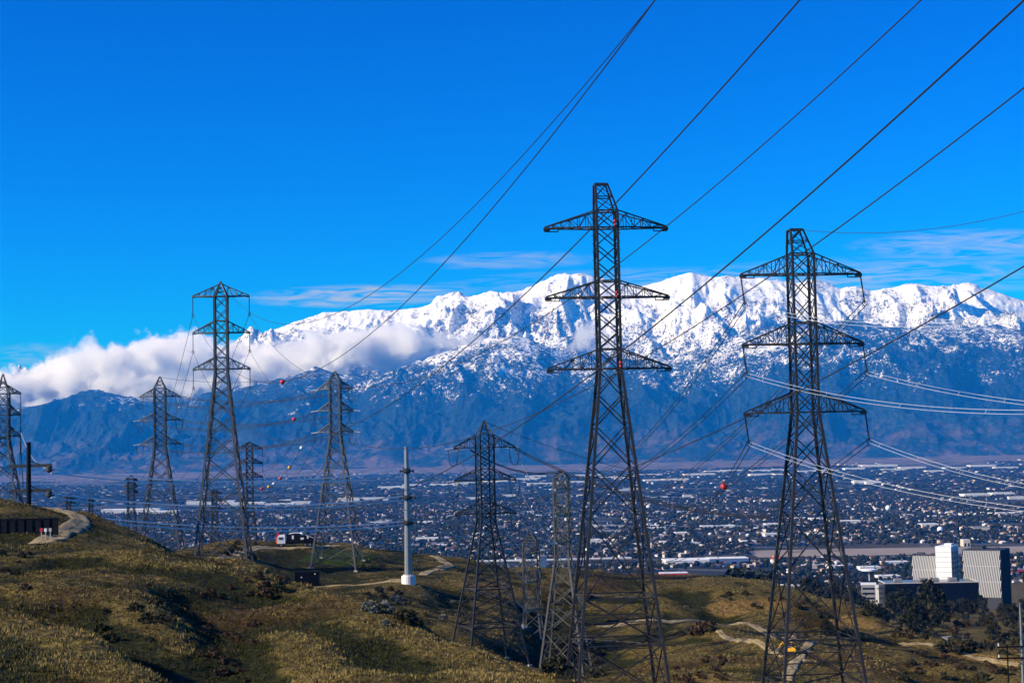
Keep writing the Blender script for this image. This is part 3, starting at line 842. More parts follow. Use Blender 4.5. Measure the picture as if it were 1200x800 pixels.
    for i, (apy, upy) in enumerate(arms):
        ha, hu = hh(apy), hh(upy)
        for s in (-1, 1):
            m = MB()
            tip = np.array([s * L, 0, ha])
            wa = wid(ha); wu = wid(min(hu, btop))
            for c in (-1, 1):
                ft = tip + np.array([0, c * 0.18, 0])
                lo0 = np.array([s * wa, c * wa, ha]); up0 = np.array([s * wu, c * wu, hu])
                if peak == 'apex_chord' and i == 0: up0 = np.array([0, c * 0.1, hu])
                m.angle(lo0, ft, brace_w * 1.25); m.angle(up0, ft + np.array([0, 0, 0.12]), brace_w * 1.1)
                nseg = 6 if detail > 1 else 4
                prev = lo0
                for j in range(1, nseg):
                    t = 1 - (1 - j / nseg) ** 1.0
                    lo = lo0 + (ft - lo0) * t; up = up0 + (ft - up0) * t
                    m.angle(lo, up, brace_w * 0.55)
                    m.angle(up if j % 2 else lo, (lo0 + (ft - lo0) * (j - 1) / nseg) if j % 2 else (up0 + (ft - up0) * (j - 1) / nseg), brace_w * 0.55)
            for j in range(0, 5):
                t = j / 5
                a = np.array([s * (wa + (L - wa) * t), -(wa + (0.18 - wa) * t), ha]); b = np.array([s * (wa + (L - wa) * (j + 1) / 5), (wa + (0.18 - wa) * (j + 1) / 5), ha])
                m.angle(a, b, brace_w * 0.5)
            m.box(tip + np.array([-s * .25, 0, -0.1]), (0.7, 0.5, 0.32))
            if detail > 1:
                m.bar(tip + np.array([0, 0, -0.35]), tip + np.array([-s * 1.5, 0, -0.35]), 0.10)
                m.bar(tip + np.array([-s * 1.5, 0, -0.35]), tip + np.array([-s * 1.5, 0, 0]), 0.10)
            m.build('crossarm', mt, root)
            end = tip + np.array([0, 0, -0.3])
            if ins_len:
                il = ins_len * mpp
                end = tip + np.array([ins_tilt * mpp, 0, -il])
                im = MB()
                n = 16; st = tip + np.array([0, 0, -0.25])
                pts = []; rad = []
                for j in range(n * 2 + 1):
                    pts.append(st + (end - st) * j / (n * 2)); rad.append(0.115 if j % 2 else 0.05)
                im.tube(pts, rad, 8)
                im.tube([end + np.array([0.28 * cos(a), 0, 0.28 * sin(a)]) for a in np.linspace(0, 2 * pi, 13)], 0.05, 5)
                im.build('insulator_string', M[ins_mat], root, smooth=False)
            if strain:
                im = MB()
                for sy in (-1, 1):
                    q = tip + np.array([sy * 1.9 * cos(rot) , sy * 0.2, -0.25])
                    im.tube([tip + (q - tip) * j / 12 for j in range(13)], [0.14 if j % 2 else 0.06 for j in range(13)], 6)
                im.build('strain_insulator', M['insul_pale'], root)
                jm = MB()
                q0 = tip + np.array([-1.2, 0, -0.2]); q1 = tip + np.array([0.9, 0, -0.2])
                jm.tube([q0 + (q1 - q0) * t + np.array([0, 0, -3.2 * (1 - (2 * t - 1) ** 4)]) for t in np.linspace(0, 1, 15)], 0.07, 5)
                jm.build('jumper_loop', M['cable'], root)
            ce, se = cos(rot), sin(rot)
            tips[(i, s)] = np.array([bx + end[0] * ce - end[1] * se, by + end[0] * se + end[1] * ce, bz + end[2]])
    pk = MB(); w = wid(btop)
    if peak == 'offset':                                        # a mast over the left pair of legs, braced from the right pair
        x0, x1 = -w, -w + w * 1.15; hd = w * 0.55
        tp = [np.array([x0, -hd, H]), np.array([x1, -hd, H]), np.array([x1, hd, H]), np.array([x0, hd, H])]
        xm = -w + (w * 0.45)
        for c, sy in ((0, -1), (3, 1)):
            pk.angle(np.array([-w, sy * w, btop]), tp[c], leg_w * 0.8)
            for c, sy in ((1, -1), (2, 1)): pk.angle(np.array([w, sy * w, btop]), tp[c], leg_w * 0.55)
        for a, b in ((0, 1), (1, 2), (2, 3), (3, 0)): pk.angle(tp[a], tp[b], brace_w * 1.3)
        hm = btop + (H - btop) * 0.52
        for sy in (-1, 1):
            yl = sy * (w + (hd - w) * 0.52)
            l = np.array([-w, yl, hm]); r = np.array([w + (x1 - w) * 0.52, yl, hm])
            pk.angle(l, r, brace_w); pk.angle(l, np.array([w, sy * w, btop]), brace_w * .7); pk.angle(l, np.array([x1, sy * hd, H]), brace_w)
            pk.angle(np.array([-w, sy * w, btop]), r, brace_w * .7); pk.angle(np.array([x0, sy * hd, H]), r, brace_w * .6)
        gw = np.array([x1, 0, H])
    else:
        ap = np.array([0, 0, H])
        for c in corner:
            q = np.array([c[0] * w, c[1] * w, btop]); e = ap + np.array([c[0] * .12, c[1] * .12, 0])
            pk.angle(q, e, leg_w * 0.6)
        for t in (0.35, 0.65):
            for k in range(4):
                c0, c1 = corner[k], corner[(k + 1) % 4]
                a = np.array([c0[0] * w, c0[1] * w, btop]); b = np.array([c1[0] * w, c1[1] * w, btop])
                pk.angle(a + (ap - a) * t, b + (ap - b) * t, brace_w * .7)
                pk.angle(a + (ap - a) * (t - .3), b + (ap - b) * t, brace_w * .6)
        pk.box((0, 0, H), (0.35, 0.35, 0.6))
        gw = ap
    pk.build('peak', mt, root)
    for (lx, lpy) in shaft_markers:  # red balls fixed to the shaft, standing for marker balls on cables behind
        lm = MB(); h = hh(lpy)
        lm.ball((lx * wid(h), -wid(h) - 0.25, h + 0.3), 0.18); lm.box((lx * wid(h), -wid(h) - 0.2, h - 0.1), (0.2, 0.3, 0.25))
        lm.build('shaft_marker', M['red'], root, smooth=True)
    ce, se = cos(rot), sin(rot)
    tips['gw'] = np.array([bx + gw[0] * ce - gw[1] * se, by + gw[0] * se + gw[1] * ce, bz + gw[2]])
    return root, tips

A, TA = pylon('tall dark unstrung lattice pylon, the largest, whose arms carry no cables', (711, 218), 817, 180,
    [(270, 250), (352, 333), (436, 413)], 73, 12.3, 54, 436, rot=radians(5.5), peak='offset', detail=2, belts=(700, 752), panels=(752, 700, 606, 550, 503, 467, 436), shaft_markers=((0.7, 267), (0.7, 351), (0.9, 433)), leg_w=0.30, brace_w=0.13)
B, TB = pylon('tall dark lattice pylon right of the largest, with insulator strings hanging from its arms', (943, 272), 819, 184,
    [(325, 301), (407, 382), (487, 463)], 72, 12.8, 50, 487, rot=radians(5.5), peak='offset', detail=2, belts=(746, 797), panels=(797, 746, 665, 600, 553, 517, 487), ins_len=35, ins_tilt=4, leg_w=0.30, brace_w=0.13)
Cc, TC = pylon('grey lattice pylon with long hanging insulators and slim waist, tallest of the left half', (255, 332), 666, 345,
    [(348, 333), (391, 377), (433.5, 420)], 33, 7.3, 31, 440, rot=radians(3), mat='steel_grey', peak='apex_chord', body_top=348, ins_len=22, leg_w=0.44, brace_w=0.19)
D, TD = pylon('grey strain pylon with jumper loops standing behind the grassy brow at left', (184.5, 443), 652, 460,
    [(465.5, 456), (493, 485), (521, 512)], 23, 6.3, 25, 525, rot=radians(4), mat='steel_grey', leg_w=0.40, brace_w=0.19, strain=True)
E, TE = pylon('grey strain pylon standing on the green levelled pad beside the truck', (391, 437), 662, 430,
    [(457, 447), (482, 472), (507, 497)], 20.5, 6.0, 26, 512, rot=radians(-6), mat='steel_grey', leg_w=0.40, brace_w=0.19, strain=True)
F, TF = pylon('stocky dark lattice pylon turned corner-on, between the white pole and the largest pylon', (567, 497), 768, 320,
    [(527, 512), (565, 552), (604, 592)], 38, 8.5, 35, 612, rot=radians(21), mat='steel_dark', leg_w=0.32, brace_w=0.15, detail=1, belts=(690, 733), strain=True)
G, TG = pylon('weathered pale lattice pylon seen end-on, just left behind the largest pylon', (658, 555), 788, 340,
    [(575, 562), (605, 594), (636, 624)], 34, 8.0, 26, 655, rot=radians(76), mat='steel_pale', leg_w=0.34, brace_w=0.16, strain=True)
Hh, TH = pylon('weathered pale lattice pylon standing lowest in the gully, seen end-on', (622, 627), 786, 370,
    [(650, 637), (682, 670), (714, 702)], 32, 8.5, 15, 720, rot=radians(80), mat='steel_pale', leg_w=0.34, brace_w=0.16)
J, TJ = pylon('grey lattice pylon cut off by the left edge of the picture', (0, 440), 628, 400,
    [(462, 449), (487, 475), (512, 500)], 20, 6.5, 24, 516, rot=radians(5), mat='steel_grey', peak='apex_chord', body_top=462, ins_len=20, leg_w=0.42, brace_w=0.22)
I, TI = pylon('small distant lattice pylon showing behind the right leg of the slim-waisted pylon', (290, 520), 742, 600,
    [(528, 522), (545, 539), (561, 555)], 15, 3.6, 17, 590, rot=radians(4), mat='steel_dark', leg_w=0.42, brace_w=0.26, detail=0, ins_len=9)
K1, TK1 = pylon('faint far lattice pylon beyond the hill, left of the strain pylon by the brow', (152, 558), 660, 760,
    [(564, 560), (571, 567), (578, 574)], 8, 3.6, 9, 596, mat='steel_dark', leg_w=0.4, brace_w=0.26, detail=0, group='far pylons beyond the left hill')
K2, TK2 = pylon('far dark lattice pylon seen between the legs of the slim-waisted pylon', (250, 574), 680, 900,
    [(579, 576), (588, 585), (597, 594)], 8.5, 2.8, 8, 612, mat='steel_dark', leg_w=0.45, brace_w=0.3, detail=0, group='far pylons beyond the left hill')
K3, TK3 = pylon('tiny far pylon with wide arms just above the dirt road bend', (79, 580), 660, 1000,
    [(585, 582), (590, 588)], 8, 2.2, 6, 600, mat='steel_dark', leg_w=0.45, brace_w=0.3, detail=0, group='far pylons beyond the left hill')
K4, TK4 = pylon('tiny thin far pylon right of the dirt road bend without wide arms', (105, 583), 660, 1000,
    [(588, 585), (594, 592)], 4, 2.0, 6, 600, mat='steel_dark', leg_w=0.45, brace_w=0.3, detail=0, group='far pylons beyond the left hill')

# ------------------------------------------------------------------ steel monopoles
def monopole(label, top, foot_py, d, r0, r1, collars=(), arms=(), mat='galv', base=True):
    mpp = d / FPX
    b = at(top[0] + (foot_py - top[1]) * tan(ROLL), foot_py, d)
    H = (foot_py - top[1]) * mpp
    root = empty('steel_monopole', b, 0)
    m = MB(); n = 12
    zs = np.linspace(0, H, 9)
    m.tube([(0, 0, z) for z in zs], [r0 + (r1 - r0) * z / H for z in zs], n)
    for z in zs[2:-1:2]:
        rr = r0 + (r1 - r0) * z / H; m.tube([(0, 0, z - .12), (0, 0, z + .12)], [rr * 1.06] * 2, n)
    m.tube([(0, 0, H), (0, 0, H + 0.12)], [r1 * 1.25] * 2, n)
    m.build('pole_shaft', M[mat], root)
    if base:
        k = MB(); k.tube([(0, 0, -2.0), (0, 0, 0.95)], [r0 * 1.75] * 2, 20); k.tube([(0, 0, 0.95), (0, 0, 1.1)], [r0 * 1.35] * 2, 16)
        for a in np.linspace(0, 2 * pi, 12, endpoint=False): k.tube([(r0 * 1.2 * cos(a), r0 * 1.2 * sin(a), 1.05), (r0 * 1.2 * cos(a), r0 * 1.2 * sin(a), 1.3)], 0.05, 5)
        k.build('concrete_base', M['concrete_white'], root)
    pts = []
    for py in collars:
        z = (foot_py - py) * mpp; rr = r0 + (r1 - r0) * z / H
        c = MB(); c.tube([(0, 0, z - 0.5), (0, 0, z - .2), (0, 0, z + .2), (0, 0, z + .5)], [rr * 1.25, rr * 1.9, rr * 1.9, rr * 1.25], 12)
        for s in (-1, 1):
            c.bar((s * rr, 0, z), (s * rr * 2.8, -0.3, z + .05), 0.28)
            c.tube([(s * rr * 2.8, -.3, z - .35), (s * rr * 2.8, -.3, z + .35)], [0.22, 0.22], 8)
        for a in range(6): c.bar((rr * cos(a), rr * sin(a), z + .4), (rr * 1.9 * cos(a), rr * 1.9 * sin(a), z + .9), 0.14)
        c.build('collar', M['steel_dark'], root); pts.append(b + np.array([0, -rr, z]))
    for py, xl, xr in arms:
        z = (foot_py - py) * mpp
        a = MB(); a.bar((-xl * mpp, 0, z), (xr * mpp, 0, z), 0.5, 0.62)
        a.bar((0, 0, z + 1.1), (xr * mpp * .5, 0, z + .2), 0.22)
        a.build('crossarm', M['steel_dark'], root)
        g = MB(); e = np.array([(xr - 3) * mpp, 0, z - 0.8])
        g.tube([e + np.array([0, 0, .7]), e + np.array([0, 0, 0.4]), e + np.array([0, 0, -.3]), e + np.array([0, 0, -.65])], [0.35, 0.62, 0.62, 0.3], 12)
        g.bar(e + np.array([-1.2, 0, -.2]), e + np.array([1.0, 0, -.2]), 0.2)
        g.build('line_clamp', M['steel_dark'], root)
        pts.append(b + e + np.array([0.5, -.4, -0.3]))
    return root, pts
W, PW = monopole('pale grey tapered steel pole with three dark collars on a white concrete footing', (475.5, 525), 679, 385, 0.92, 0.45, collars=(553, 584, 613))
tag(W, cat='pole', label='pale grey tapered steel pole with three dark collars on a white concrete footing')
Lp, PL = monopole('x', (32, 519), 604, 330, 0.52, 0.42, arms=((546, 22, 27), (575, 22, 27)), mat='black', base=False)
tag(Lp, cat='pole', label='black steel pole with two long crossarms rising behind the far left bank')

# ------------------------------------------------------------------ overhead cables
def wire_mesh(pts, r, twin=0.0, pitch=14.0, mat='cable', balls=()):
    m = MB()
    pts = np.asarray(pts, float)
    if twin:
        d = np.gradient(pts, axis=0); nrm = np.stack([-d[:, 1], d[:, 0], 0 * d[:, 0]], -1)
        nrm /= np.linalg.norm(nrm, axis=1)[:, None] + 1e-9
        up = np.array([0, 0, 1.0])
        for s in (-1, 1): m.tube(list(pts + (nrm * 0.55 + up * 0.85) * s * twin / 2), r, 5)
        for i in range(6, len(pts) - 4, 22):
            m.bar(pts[i] - (nrm[i] * .55 + up * .85) * twin / 2, pts[i] + (nrm[i] * .55 + up * .85) * twin / 2, r * 1.6)
    else:
        m.tube(list(pts), r, 5)
    return m
WIRES = {}
def cable(key, pts, r, label, twin=0.0, mat='cable', group=None):
    m = wire_mesh(pts, r, twin)
    o = m.build('power_cable', M[mat])
    tag(o, label, 'power cable', group)
    WIRES[key] = np.asarray(pts)
    return o
def span(a, b, sag, n=48):
    t = np.linspace(0, 1, n)[:, None]
    return a + (b - a) * t - np.array([0, 0, 1.0]) * sag * 4 * t * (1 - t)
def fit_dir(sets, thetas):
    """horizontal direction shared by a family of cables: the one whose vertical planes fit all measured points best"""
    best = None
    for th in thetas:
        tot = 0; sol = []; ok = True
        u = np.array([cos(th), sin(th)])
        for A0, tg in sets:
            rr = rays([p[0] for p in tg], [p[1] for p in tg])
            s, k = [], []
            for r in rr:
                m = np.array([[u[0], -r[0]], [u[1], -r[1]]])
                try: q = np.linalg.solve(m, -A0[:2])
                except np.linalg.LinAlgError: ok = False; break
                s.append(q[0]); k.append(q[1])
            if not ok or min(k) < 3 or min(s) < 0: ok = False; break
            s = np.array(s); k = np.array(k)
            Z = rr[:, 2] * k - A0[2]
            Wt = FPX / k
            Am = np.stack([s, s * s], -1) * Wt[:, None]
            c, *_ = np.linalg.lstsq(Am, Z * Wt, rcond=None)
            e = Am @ c - Z * Wt
            tot += float((e ** 2).sum()) + (1e4 if c[1] < 0 else 0)
            sol.append((c, s, k))
        if ok and (best is None or tot < best[0]): best = (tot, th, sol)
    return best
def run_family(name, fam, thetas, r, mat='cable', twin=0.0, extend=1.35):
    res = fit_dir([(f[1], f[2]) for f in fam], thetas)
    if res is None:
        print('NOFIT', name); return
    tot, th, sol = res
    print('FIT', name, round(tot, 1), round(math.degrees(th), 1), [tuple(np.round(k, 0)) for c, s, k in sol])
    u = np.array([cos(th), sin(th)])
    for (key, A0, tg, label), (c, s, k) in zip(fam, sol):
        smax = s.max()
        kmin = k[np.argmax(s)]
        if kmin > 25: smax = smax + (smax * (extend - 1))
        ss = np.linspace(0, smax, 110)
        pts = np.stack([A0[0] + u[0] * ss, A0[1] + u[1] * ss, A0[2] + c[0] * ss + c[1] * ss ** 2], -1)
        pts = pts[pts[:, 1] > 4]
        cable(key, pts, r, label, twin, mat)
th_near = np.radians(np.linspace(-89, -20, 277))
TCi = TC
famC = [
 ('gw', TC['gw'], [(300,376),(340,378),(390,366),(440,338),(540,262),(767,0)], 'thin earth wire from the peak of the slim-waisted grey pylon up to the top edge'),
 ('TL', TC[(0, -1)], [(364,434),(440,386),(500,333),(600,217),(767,0)], 'dark cable from the upper left insulator of the slim-waisted pylon to the top edge'),
 ('ML', TC[(1, -1)], [(269,485),(329,515),(400,505),(447,480),(550,400),(663,300),(725,235),(937,0)], 'dark cable passing behind the shaft top of the largest pylon, from the middle left insulator'),
 ('TR', TC[(0, 1)], [(352,433),(533,425),(567,410),(656,357),(735,303),(785,268),(1077,0)], 'dark cable crossing behind the upper right arm of the largest pylon'),
 ('BL', TC[(2, -1)], [(488,568),(532,546),(584,515),(637,480),(700,433),(820,340),(1200,0)], 'dark cable running up to the top right corner of the picture'),
 ('MR', TC[(1, 1)], [(345,480),(402,515),(475,525),(560,512),(637,480),(730,432),(820,379),(1200,103)], 'dark cable passing behind the peak of the second pylon to the right edge'),
 ('BR', TC[(2, 1)], [(520,600),(580,594),(650,579),(800,522),(875,489),(945,456),(1049,397),(1200,312)], 'lowest dark cable climbing behind the second pylon to the right edge'),
]
run_family('C-near', famC, th_near, 0.034)
# second tall pylon: twin bundles to the right, towards the viewer
famB = [
 ('BTL', TB[(0, -1)], [(960,377),(1050,379),(1200,372)], 'pale twin cable leaving the upper left insulator of the second pylon to the right'),
 ('BTR', TB[(0, 1)], [(1100,376),(1200,369)], 'pale twin cable leaving the upper right insulator of the second pylon to the right'),
 ('BML', TB[(1, -1)], [(945,458),(1040,473),(1100,479),(1200,483)], 'pale twin cable leaving the middle left insulator across the shaft of the second pylon'),
 ('BMR', TB[(1, 1)], [(1120,460),(1200,472)], 'pale twin cable leaving the middle right insulator of the second pylon'),
 ('BBL', TB[(2, -1)], [(960,550),(1050,570),(1200,597)], 'pale twin cable leaving the lower left insulator of the second pylon over the town'),
 ('BBR', TB[(2, 1)], [(1100,545),(1200,569)], 'pale twin cable leaving the lower right insulator of the second pylon over the town'),
 ('BGW', TB['gw'], [(1000,276),(1060,269),(1200,248)], 'thin earth wire from the peak of the second pylon to the right edge'),
]
run_family('B-near', famB[:6], np.radians(np.linspace(-70, 20, 181)), 0.02, 'cable_pale', 0.40)
run_family('B-gw', famB[6:], np.radians(np.linspace(-50, 10, 121)), 0.03, 'cable')
# the same bundles on the far side, down to the pylons in the gully
names = {(0, -1): 'upper left', (1, -1): 'middle left', (2, -1): 'lower left', (0, 1): 'upper right', (1, 1): 'middle right', (2, 1): 'lower right'}
far_px = {(0, -1): (690, 556), (1, -1): (672, 575), (2, -1): (760, 640), (0, 1): (735, 600), (1, 1): (720, 640), (2, 1): (705, 668)}
mid_px = {(0, -1): (790, 476), (1, -1): (795, 517), (2, -1): (849, 569), (0, 1): (905, 463), (1, 1): (905, 530), (2, 1): (900, 600)}
for k_, q in far_px.items():
    b_ = at(q[0], q[1], 420)
    a_ = TB[k_]
    # sag so that the cable passes the measured middle point
    bs = min(np.linspace(0.0, 14, 57), key=lambda sg: np.min(np.hypot(*(np.array(project(span(a_, b_, sg))).T - np.array(mid_px[k_])).T)))
    cable(('Bfar',) + k_, span(a_, b_, bs), 0.05, 'twin cable running back from the %s insulator of the second pylon' % names[k_], 0.5, 'cable')
# spans between the two strain pylons at left
for (i, s), nm in names.items():
    for kk in (0,):
        cable(('DE', i, s), span(TD[(i, s)], TE[(i, s)], 3.4 if s < 0 else 2.2), 0.06, 'dark cable between the %s arms of the two strain pylons at left' % nm, 0.45)
cable('DEg', span(TD['gw'], TE['gw'], 2.0), 0.05, 'earth wire strung between the peaks of the two strain pylons at left')
# three levels of pale twin cables from the black pole to the white-footed pole
dl = [at(115, 600, 330)]
LV = ['upper', 'middle', 'lower']
SRC = [PL[0], PL[1], at(60, 602, 330)]
for i in range(3):
    for j, off in enumerate((-0.45, 0.45)):
        e = PW[i] + np.array([0, 0, 0.0])
        a_ = SRC[i] + np.array([0, off * 0.5, off * 0.9]); b_ = e + np.array([-0.6, off * .5, off * .9])
        cable(('M', i, j), span(a_, b_, (2.6, 2.4, 2.2)[i]), 0.13, '%s pale cable of the %s pair between the black and pale grey poles' % ('lower' if j == 0 else 'upper', LV[i]), 0, 'cable_white')
    # beyond the pale pole they fall away to the right behind the corner-on pylon
    cable(('M2', i), span(PW[i] + np.array([0.6, 0, 0]), at((700, 690, 690)[i], (566, 590, 628)[i], 620), 4.0), 0.07, 'pale cable leaving the %s collar of the pale grey pole to the right' % LV[i], 0, 'cable_pale')
# far side of the slim-waisted pylon: steep lines down to the far pylon
for (i, s), nm in names.items():
    b_ = TK1[(i, s)]
    cable(('Cfar', i, s), span(TC[(i, s)], b_, 14), 0.05, 'thin dark cable dropping away from the %s insulator of the slim-waisted pylon' % nm)
# left edge pylon to the hill behind the road
cable('Jg', span(TJ[(1, 1)], PL[0] + np.array([-1, 0, .6]), 2.0), 0.045, 'pale guy cable slanting from the left edge pylon to the black pole', 0, 'cable_pale')
for i in range(3):
    cable(('Jd', i), span(TJ[(i, 1)], at(20 + 14 * i, 640, 640), 14), 0.06, 'thin cable hanging behind the left edge pylon from its %s arm' % ('upper', 'middle', 'lower')[i])
# far side of the strain pylon by the lorry: lines with marker balls down to the plain
for (i, s), nm in names.items():
    cable(('Efar', i, s), span(TE[(i, s)], TI[(i, s)], 13.0 if s > 0 else 12.0), 0.055, 'thin cable sagging from the %s arm of the truck pylon to a far one' % nm)
# corner-on pylon: heavy dark cables to the right and pale ones into the gully
cable('F1', span(TF[(0, 1)], at(905, 606, 300), 3.0), 0.09, 'heavy dark cable sagging right from the top arm of the corner-on pylon', 0.35)
cable('F2', span(TF['gw'], at(800, 565, 330), 1.0), 0.05, 'thin earth wire from the peak of the corner-on pylon to the right')
cable('F3', span(TF[(0, -1)] + np.array([3, 0, 0]), TG['gw'], 2.0), 0.08, 'dark cable from the corner-on pylon to the peak of the pale end-on pylon', 0.3)
for i in range(3):
    cable(('FG', i), span(TF[(i, 1)], TG[(min(i + 1, 2), -1)], 1.2), 0.06, 'pale cable from the %s right arm of the corner-on pylon, running right' % ('upper', 'middle', 'lower')[i], 0.35, 'cable_pale')
    cable(('FH', i), span(TF[(i, -1)], TH[(i, -1)], 1.4), 0.06, 'pale cable from the %s left arm of the corner-on pylon down into the gully' % ('upper', 'middle', 'lower')[i], 0.35, 'cable_pale')
cable('GA', span(TG[(2, 1)], at(790, 612, 600), 5), 0.06, 'pale cable running right from the pale end-on pylon over the town', 0, 'cable_pale')

# marker balls threaded on the cables
def ball(px, py, key, r, mat, label):
    P = WIRES[key] if key else None
    if P is not None:
        t = np.linspace(0, len(P) - 1, 900); Q = np.stack([np.interp(t, np.arange(len(P)), P[:, i]) for i in range(3)], -1)
        x, y = project(Q); i = int(np.argmin((x - px) ** 2 + (y - py) ** 2))
        print('ball', label[:24], (px, py), round(float(np.hypot(x[i] - px, y[i] - py)), 1), 'd', round(Q[i, 1]))
        c = Q[i]
    m = MB(); m.ball((0, 0, 0), r, 14, 10); m.tube([(-r * 1.2, 0, 0), (r * 1.2, 0, 0)], r * 0.16, 6)
    o = m.build('marker_ball', M[mat], None, c, 0, True)
    tag(o, label, 'marker ball', 'marker balls on the cables')
ball(331, 447, 'TL', 0.30, 'red', 'red marker ball in front of the cloud, beside the slim-waisted pylon')
ball(345, 492, ('DE', 1, -1), 0.5, 'red', 'red marker ball on the cables just left of the strain pylon by the truck')
ball(849, 570, ('Bfar', 2, -1), 0.42, 'red', 'bright red marker ball over the town, left of the second tall pylon')
K_ = ('Efar', 1, -1)
ball(362, 529, K_, 0.5, 'white', 'white marker ball, highest on the U of falling cables beside the truck pylon')
ball(348, 554, K_, 0.5, 'yellow', 'yellow marker ball between the highest white ball and the red one on the U')
ball(337, 569, K_, 0.5, 'red', 'red marker ball beside the lower white ball at the bottom of the U')
ball(326, 574, K_, 0.5, 'white', 'white marker ball at the very bottom of the U of cables')
ball(315, 570, K_, 0.5, 'yellow', 'yellow marker ball left of the bottom white ball, nearer the small pylon')
ball(306, 560, K_, 0.5, 'red', 'red marker ball left of the lower yellow one, near the small distant pylon')
ball(297, 543, K_, 0.5, 'red', 'small red marker ball at the arm of the small distant pylon')

# ------------------------------------------------------------------ town on the valley floor
def tint_material(name, rough=0.85, var=0.25, scale=0.25):
    m, nt, b = new_mat(name)
    at_ = nt.nodes.new('ShaderNodeVertexColor'); at_.layer_name = 'tint'
    f = noise(nt, pos(nt), scale, 3, 0.7)
    c = mixc(nt, 1.0, at_.outputs['Color'], ramp(nt, f, [(0.3, 1 - var), (0.7, 1.0)]), 'MULTIPLY')
    nt.links.new(c, b.inputs['Base Color']); b.inputs['Roughness'].default_value = rough
    b.inputs['Specular IOR Level'].default_value = 0.15
    return m
M['town'] = tint_material('town_walls_and_roofs')
M['leaf_far'] = tint_material('far_foliage', 0.9, 0.5, 0.4)
WALLS = np.array([(0.60,0.53,0.44),(0.80,0.74,0.66),(0.52,0.40,0.30),(0.55,0.42,0.34),(0.46,0.41,0.37),(0.82,0.79,0.75)])
ROOFS = np.array([(0.22,0.12,0.085),(0.30,0.18,0.12),(0.17,0.145,0.13),(0.38,0.31,0.25),(0.50,0.44,0.39),(0.12,0.11,0.11),(0.74,0.71,0.68)])
def house_arrays(X, Y, Z, w, l, h, rise, rot, wc, rc):
    n = len(X)
    base = np.array([(-1, -1), (1, -1), (1, 1), (-1, 1)]) * 0.5
    V = np.zeros((n, 16, 3))
    for lev, (sw, sl, zz) in enumerate(((1, 1, -1.0), (1, 1, None), (1.10, 1.07, None), (0.08, 0.5, 'r'))):
        x = base[None, :, 0] * w[:, None] * sw; y = base[None, :, 1] * l[:, None] * sl
        z = np.broadcast_to((np.full(n, -1.0) if zz == -1.0 else (h if zz is None else h + rise))[:, None], x.shape)
        c, s_ = np.cos(rot)[:, None], np.sin(rot)[:, None]
        V[:, lev * 4:lev * 4 + 4, 0] = x * c - y * s_ + X[:, None]
        V[:, lev * 4:lev * 4 + 4, 1] = x * s_ + y * c + Y[:, None]
        V[:, lev * 4:lev * 4 + 4, 2] = z + Z[:, None]
    V[:, 8:12, 2] -= 0.05
    q = [(i, (i + 1) % 4, (i + 1) % 4 + 4, i + 4) for i in range(4)] + [(8 + i, 8 + (i + 1) % 4, 12 + (i + 1) % 4, 12 + i) for i in range(4)] + [(12, 13, 14, 15), (11, 10, 9, 8)]
    F = (np.arange(n)[:, None, None] * 16 + np.array(q)[None]).reshape(-1, 4)
    col = np.concatenate([np.repeat(wc[:, None], 4, 1), np.repeat(rc[:, None], 6, 1)], 1).reshape(-1, 3)
    return V.reshape(-1, 3), F, col
GRID = 0.30
def street_grid(y0, y1, rowsp, lotsp, umax, fill):
    """house lots in rows along a rotated street grid, with the bare fields left open"""
    R_ = y1 * 1.15
    a = np.arange(-R_, R_, lotsp); b = np.arange(-R_, R_ * 1.3, rowsp)
    Ag, Bg = np.meshgrid(a, b)
    Ag = Ag + rng.normal(0, lotsp * 0.12, Ag.shape); Bg = Bg + rng.normal(0, rowsp * 0.08, Bg.shape)
    X = Ag * cos(GRID) - Bg * sin(GRID); Y = Ag * sin(GRID) + Bg * cos(GRID)
    ok = (Y > y0) & (Y < y1) & (np.abs(X / np.maximum(Y, 1)) < umax)
    X, Y = X[ok], Y[ok]
    keep = rng.random(len(X)) < fill * np.clip(0.75 + 1.5 * pnoise(X / 420., Y / 420.), 0.05, 1.25)
    keep &= pnoise(X / 1500. + 4.4, Y / 900. + 2.2) < 0.30 - np.clip((Y - 11000) / 3000, 0, 1) * 0.55
    px, py = project(np.stack([X, Y, np.full(len(X), VZ)], -1))
    keep &= ~((px > 880) & (py > 640 - (px - 880) * 0.012) & (py < 656 - (px - 880) * 0.012))
    keep &= ~((px > 330) & (py > 664 - (px - 430) * 0.030) & (py < 672 - (px - 430) * 0.030))
    return X[keep], Y[keep]
hx, hy = street_grid(2250, 6200, 36, 15, 0.36, 0.60)
order = np.argsort(hy); hx, hy = hx[order], hy[order]
nh = len(hx)
hw_ = rng.uniform(7, 10.5, nh); hl_ = rng.uniform(8.5, 14, nh); hh_ = rng.choice([3.2, 3.6, 5.8], nh, p=[.5, .3, .2]); hr_ = rng.uniform(1.2, 2.4, nh)
hrot = GRID + rng.choice([0, pi / 2], nh) + rng.normal(0, 0.06, nh)
hwc = WALLS[rng.integers(0, len(WALLS), nh)] * rng.uniform(.85, 1.1, (nh, 1)); hrc = ROOFS[rng.choice(len(ROOFS), nh, p=[.2,.2,.17,.15,.1,.1,.08])] * rng.uniform(.8, 1.2, (nh, 1))
inview = np.abs(project(np.stack([hx, hy, np.full(nh, VZ)], -1))[0] - 600) < 640
idx = np.where(inview)[0][:300]
rest = np.setdiff1d(np.arange(nh), idx)
